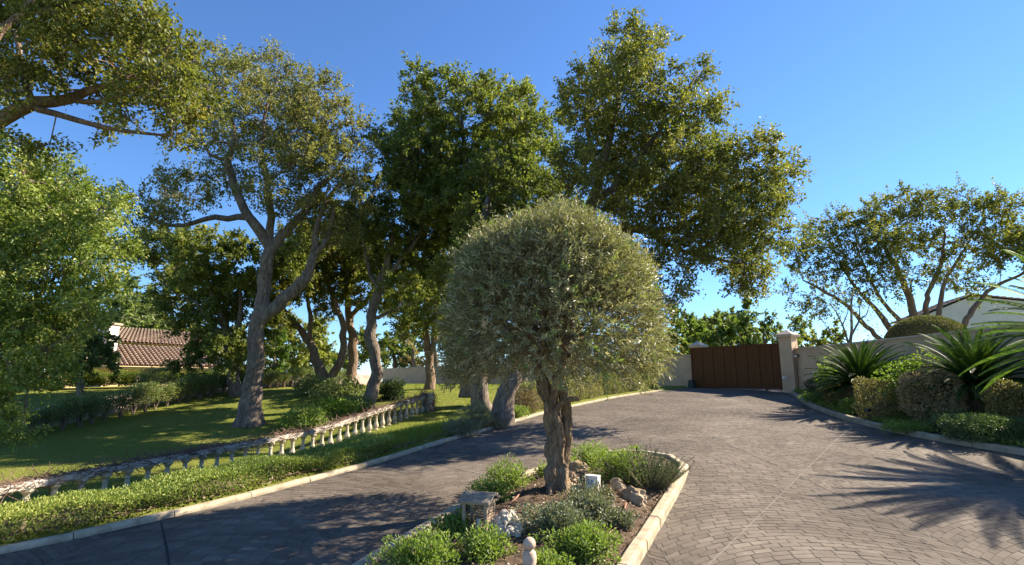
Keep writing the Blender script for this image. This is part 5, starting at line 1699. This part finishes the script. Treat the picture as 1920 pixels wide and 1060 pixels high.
# small spotlight in the rosemary
q = iz(1195, 868)
sp2 = empty('garden_spotlight', (q.x, q.y, q.z), label='little black spotlight poking out of the rosemary', cat='lamp')
MB().tube([(0, 0, -.05), (0, 0, .2)], .01, 6).build('spike', M['black'], sp2)
MB().tube([(0, 0, .2), (.03, -.08, .25)], [.03, .045], 12).build('lamp_head', M['black'], sp2)

def rock(name, label, c, r, seed, mat='rock', cat='rock', rot=0, group=None):
    import bmesh
    bm = bmesh.new()
    bmesh.ops.create_icosphere(bm, subdivisions=4, radius=1)
    for v in bm.verts:
        d = v.co.normalized()
        k = 1 + .38 * mnoise.noise(d * 1.1 + Vector((seed, 0, 0))) + .22 * mnoise.noise(d * 2.7 + Vector((0, seed, 0))) + .08 * mnoise.noise(d * 7 + Vector((0, 0, seed)))
        # flattened facets
        for ax in range(5):
            f = Vector((math.sin(seed + ax * 2.1), math.cos(seed * 1.7 + ax), math.sin(ax * 1.3 + seed * .5))).normalized()
            dd = d.dot(f)
            if dd > .72: k *= .72 / dd
        v.co = Vector((d.x * r[0], d.y * r[1], d.z * r[2])) * k
    me = bpy.data.meshes.new(name); bm.to_mesh(me); bm.free()
    me.materials.append(M[mat])
    o_ = link(name, me, None, c, rot)
    return tag(o_, label, cat, group)
q = iz(1190, 945); rock('boulder', 'largest tan boulder below the rosemary', (q.x, q.y + .12, q.z + .04), (.20, .14, .14), 3.3, rot=-.5)
q = iz(1160, 925); rock('boulder', 'smaller tan boulder tucked behind the largest one', (q.x, q.y + .15, q.z + .04), (.11, .10, .11), 8.1)
q = iz(1085, 893); rock('boulder', 'pale pointed rock right of the olive trunk', (q.x, q.y + .05, q.z + .06), (.17, .13, .12), 5.7, rot=.4)
q = iz(1072, 905); rock('boulder', 'small pale rock touching the olive trunk', (q.x, q.y, q.z + .05), (.10, .10, .09), 1.9)
q = iz(1075, 917); rock('boulder', 'low flat pale rock in front of the pointed one', (q.x, q.y, q.z + .02), (.13, .08, .06), 6.4)
# white knobbly stones heaped together
q = iz(950, 1003)
base_ = Vector((q.x, q.y + .03, q.z))
k = 0
for (dx, dy, dz, r_) in ((-.12, 0, .04, .06), (-.04, -.05, .05, .062), (.05, -.06, .045, .058), (.13, -.02, .05, .055), (.16, .04, .07, .06), (-.08, .04, .11, .058), (.0, .02, .12, .062), (.08, .03, .12, .058), (-.02, .07, .16, .05), (.05, .08, .17, .045), (-.15, .06, .08, .045), (.0, -.09, .02, .045), (.10, -.09, .02, .042), (-.09, -.07, .02, .045)):
    k += 1
    where = ['at the left foot', 'low in front', 'low in front, second', 'at the front right', 'at the right end', 'in the left middle', 'in the very middle', 'in the right middle', 'at the top', 'at the top, right one', 'at the far left', 'lowest at the front', 'lowest at the right front', 'lowest at the left front'][k - 1]
    rock('white_stone', 'knobbly white stone ' + where + ' of the white heap', base_ + Vector((dx, dy, dz)), (r_, r_ * .9, r_ * .95), k * 1.37, 'white_rock', 'stone', rot=k, group='white stones heaped by the lantern')

# wooden lantern house
q = iz(897, 1003)
ln_ = empty('wooden_lantern', (q.x, q.y + .05, q.z - .01), rotz=-.32, label='weathered wooden slatted lantern house with board roof', cat='lantern')
w_, d_, h_ = .26, .24, .27
MB().box((0, 0, .02), (w_ + .02, d_ + .02, .03)).build('base', M['wood_old'], ln_)
for sx in (-1, 1):
    for sy in (-1, 1):
        MB().box((sx * (w_ / 2 - .015), sy * (d_ / 2 - .015), .03 + h_ / 2), (.028, .028, h_)).build('post', M['wood_old'], ln_)
for i in range(9):
    MB().box((w_ / 2 - .012, 0, .055 + i * .027), (.012, d_ - .07, .014)).build('slat', M['wood_old'], ln_)
    MB().box((0, d_ / 2 - .012, .055 + i * .027), (w_ - .07, .012, .014)).build('slat', M['wood_old'], ln_)
for i in range(5):
    MB().box((-w_ / 2 + .05 + i * .04, -.01, .042), (.018, d_ - .05, .012)).build('floor_slat', M['wood_old'], ln_)
MB().box((0, 0, .03 + h_ + .012), (w_ + .05, d_ + .05, .024)).build('top_plate', M['wood_old'], ln_)
for i, (yy, zz, tl_) in enumerate(((-.11, .335, .30), (-.035, .365, .30), (.05, .372, -.1), (.12, .345, -.35))):
    b_ = MB().box((0, 0, 0), (w_ + .07, .1, .022), jit=.003).build('roof_board', M['wood_top'], ln_, loc=(0, yy, zz))
    b_.rotation_euler = (tl_, 0, random.uniform(-.03, .03))
MB().tube([(0, 0, .04), (0, 0, .14)], .025, 10).build('candle', M['white_box'], ln_)

# round headed terracotta ornament
q = iz(993, 1078)
orn = empty('garden_ornament', (q.x, q.y, q.z - .02), label='small worn figure-like post with a pale round head at the bottom edge', cat='ornament')
MB().lathe((0, 0, 0), [(.07, 0), (.072, .05), (.055, .08), (.06, .14), (.052, .18), (.036, .2)], 14).build('body', M['terracotta'], orn, True)
MB().lathe((0, 0, .195), [(.02, 0)] + [(.052 * math.cos(a), .05 + .052 * math.sin(a)) for a in np.linspace(-1.2, 1.5, 9)], 14).build('head', M['terracotta'], orn, True)

# white junction box with blue tape and cable
q = iz(1112, 918)
bx_ = empty('junction_box', (q.x, q.y, q.z), rotz=-.55, label='white plastic junction box with blue tape beside the trunk', cat='box')
MB().box((0, 0, .08), (.17, .09, .16)).build('housing', M['white_box'], bx_)
MB().box((0, -.003, .163), (.18, .1, .012)).build('lid', M['white_box'], bx_)
for r_ in (.7, -.7):
    t_b = MB().box((0, 0, 0), (.11, .004, .03)).build('tape', M['blue'], bx_, loc=(-.02, -.048 - (.002 if r_ > 0 else 0), .085))
    t_b.rotation_euler = (0, r_, 0)
cq = [iz(1070, 905), iz(1085, 903), iz(1100, 906), iz(1108, 914)]
tag(MB().tube([c_ + Vector((0, 0, .1 + .02 * (i % 2))) for i, c_ in enumerate(cq)], .011, 6).build('cable', M['black']), 'black cable looping from the trunk to the white box', 'cable')
# irrigation pipes
def pipe(label, pts, r=.012):
    P = [iz(*p) + Vector((0, 0, .02)) for p in pts]
    Q = []
    for a, b in zip(P[:-1], P[1:]):
        Q += [a.lerp(b, t) + Vector((0, 0, random.uniform(-.004, .01))) for t in (0, .33, .66)]
    Q.append(P[-1])
    tag(MB().tube(Q, r, 7).build('irrigation_pipe', M['pipe'], smooth=True), label, 'pipe')
pipe('brown irrigation pipe curving between lantern and olive trunk', [(905, 985), (940, 965), (975, 966), (1005, 968)])
pipe('brown pipe lying up from the lantern to the clump', [(942, 957), (962, 945), (982, 922)])
pipe('brown pipe at the island edge below the lantern', [(868, 1012), (856, 1030), (846, 1045)])
pipe('brown pipe by the boulder running towards the kerb side clump', [(1174, 948), (1168, 970), (1158, 992), (1136, 1012)])
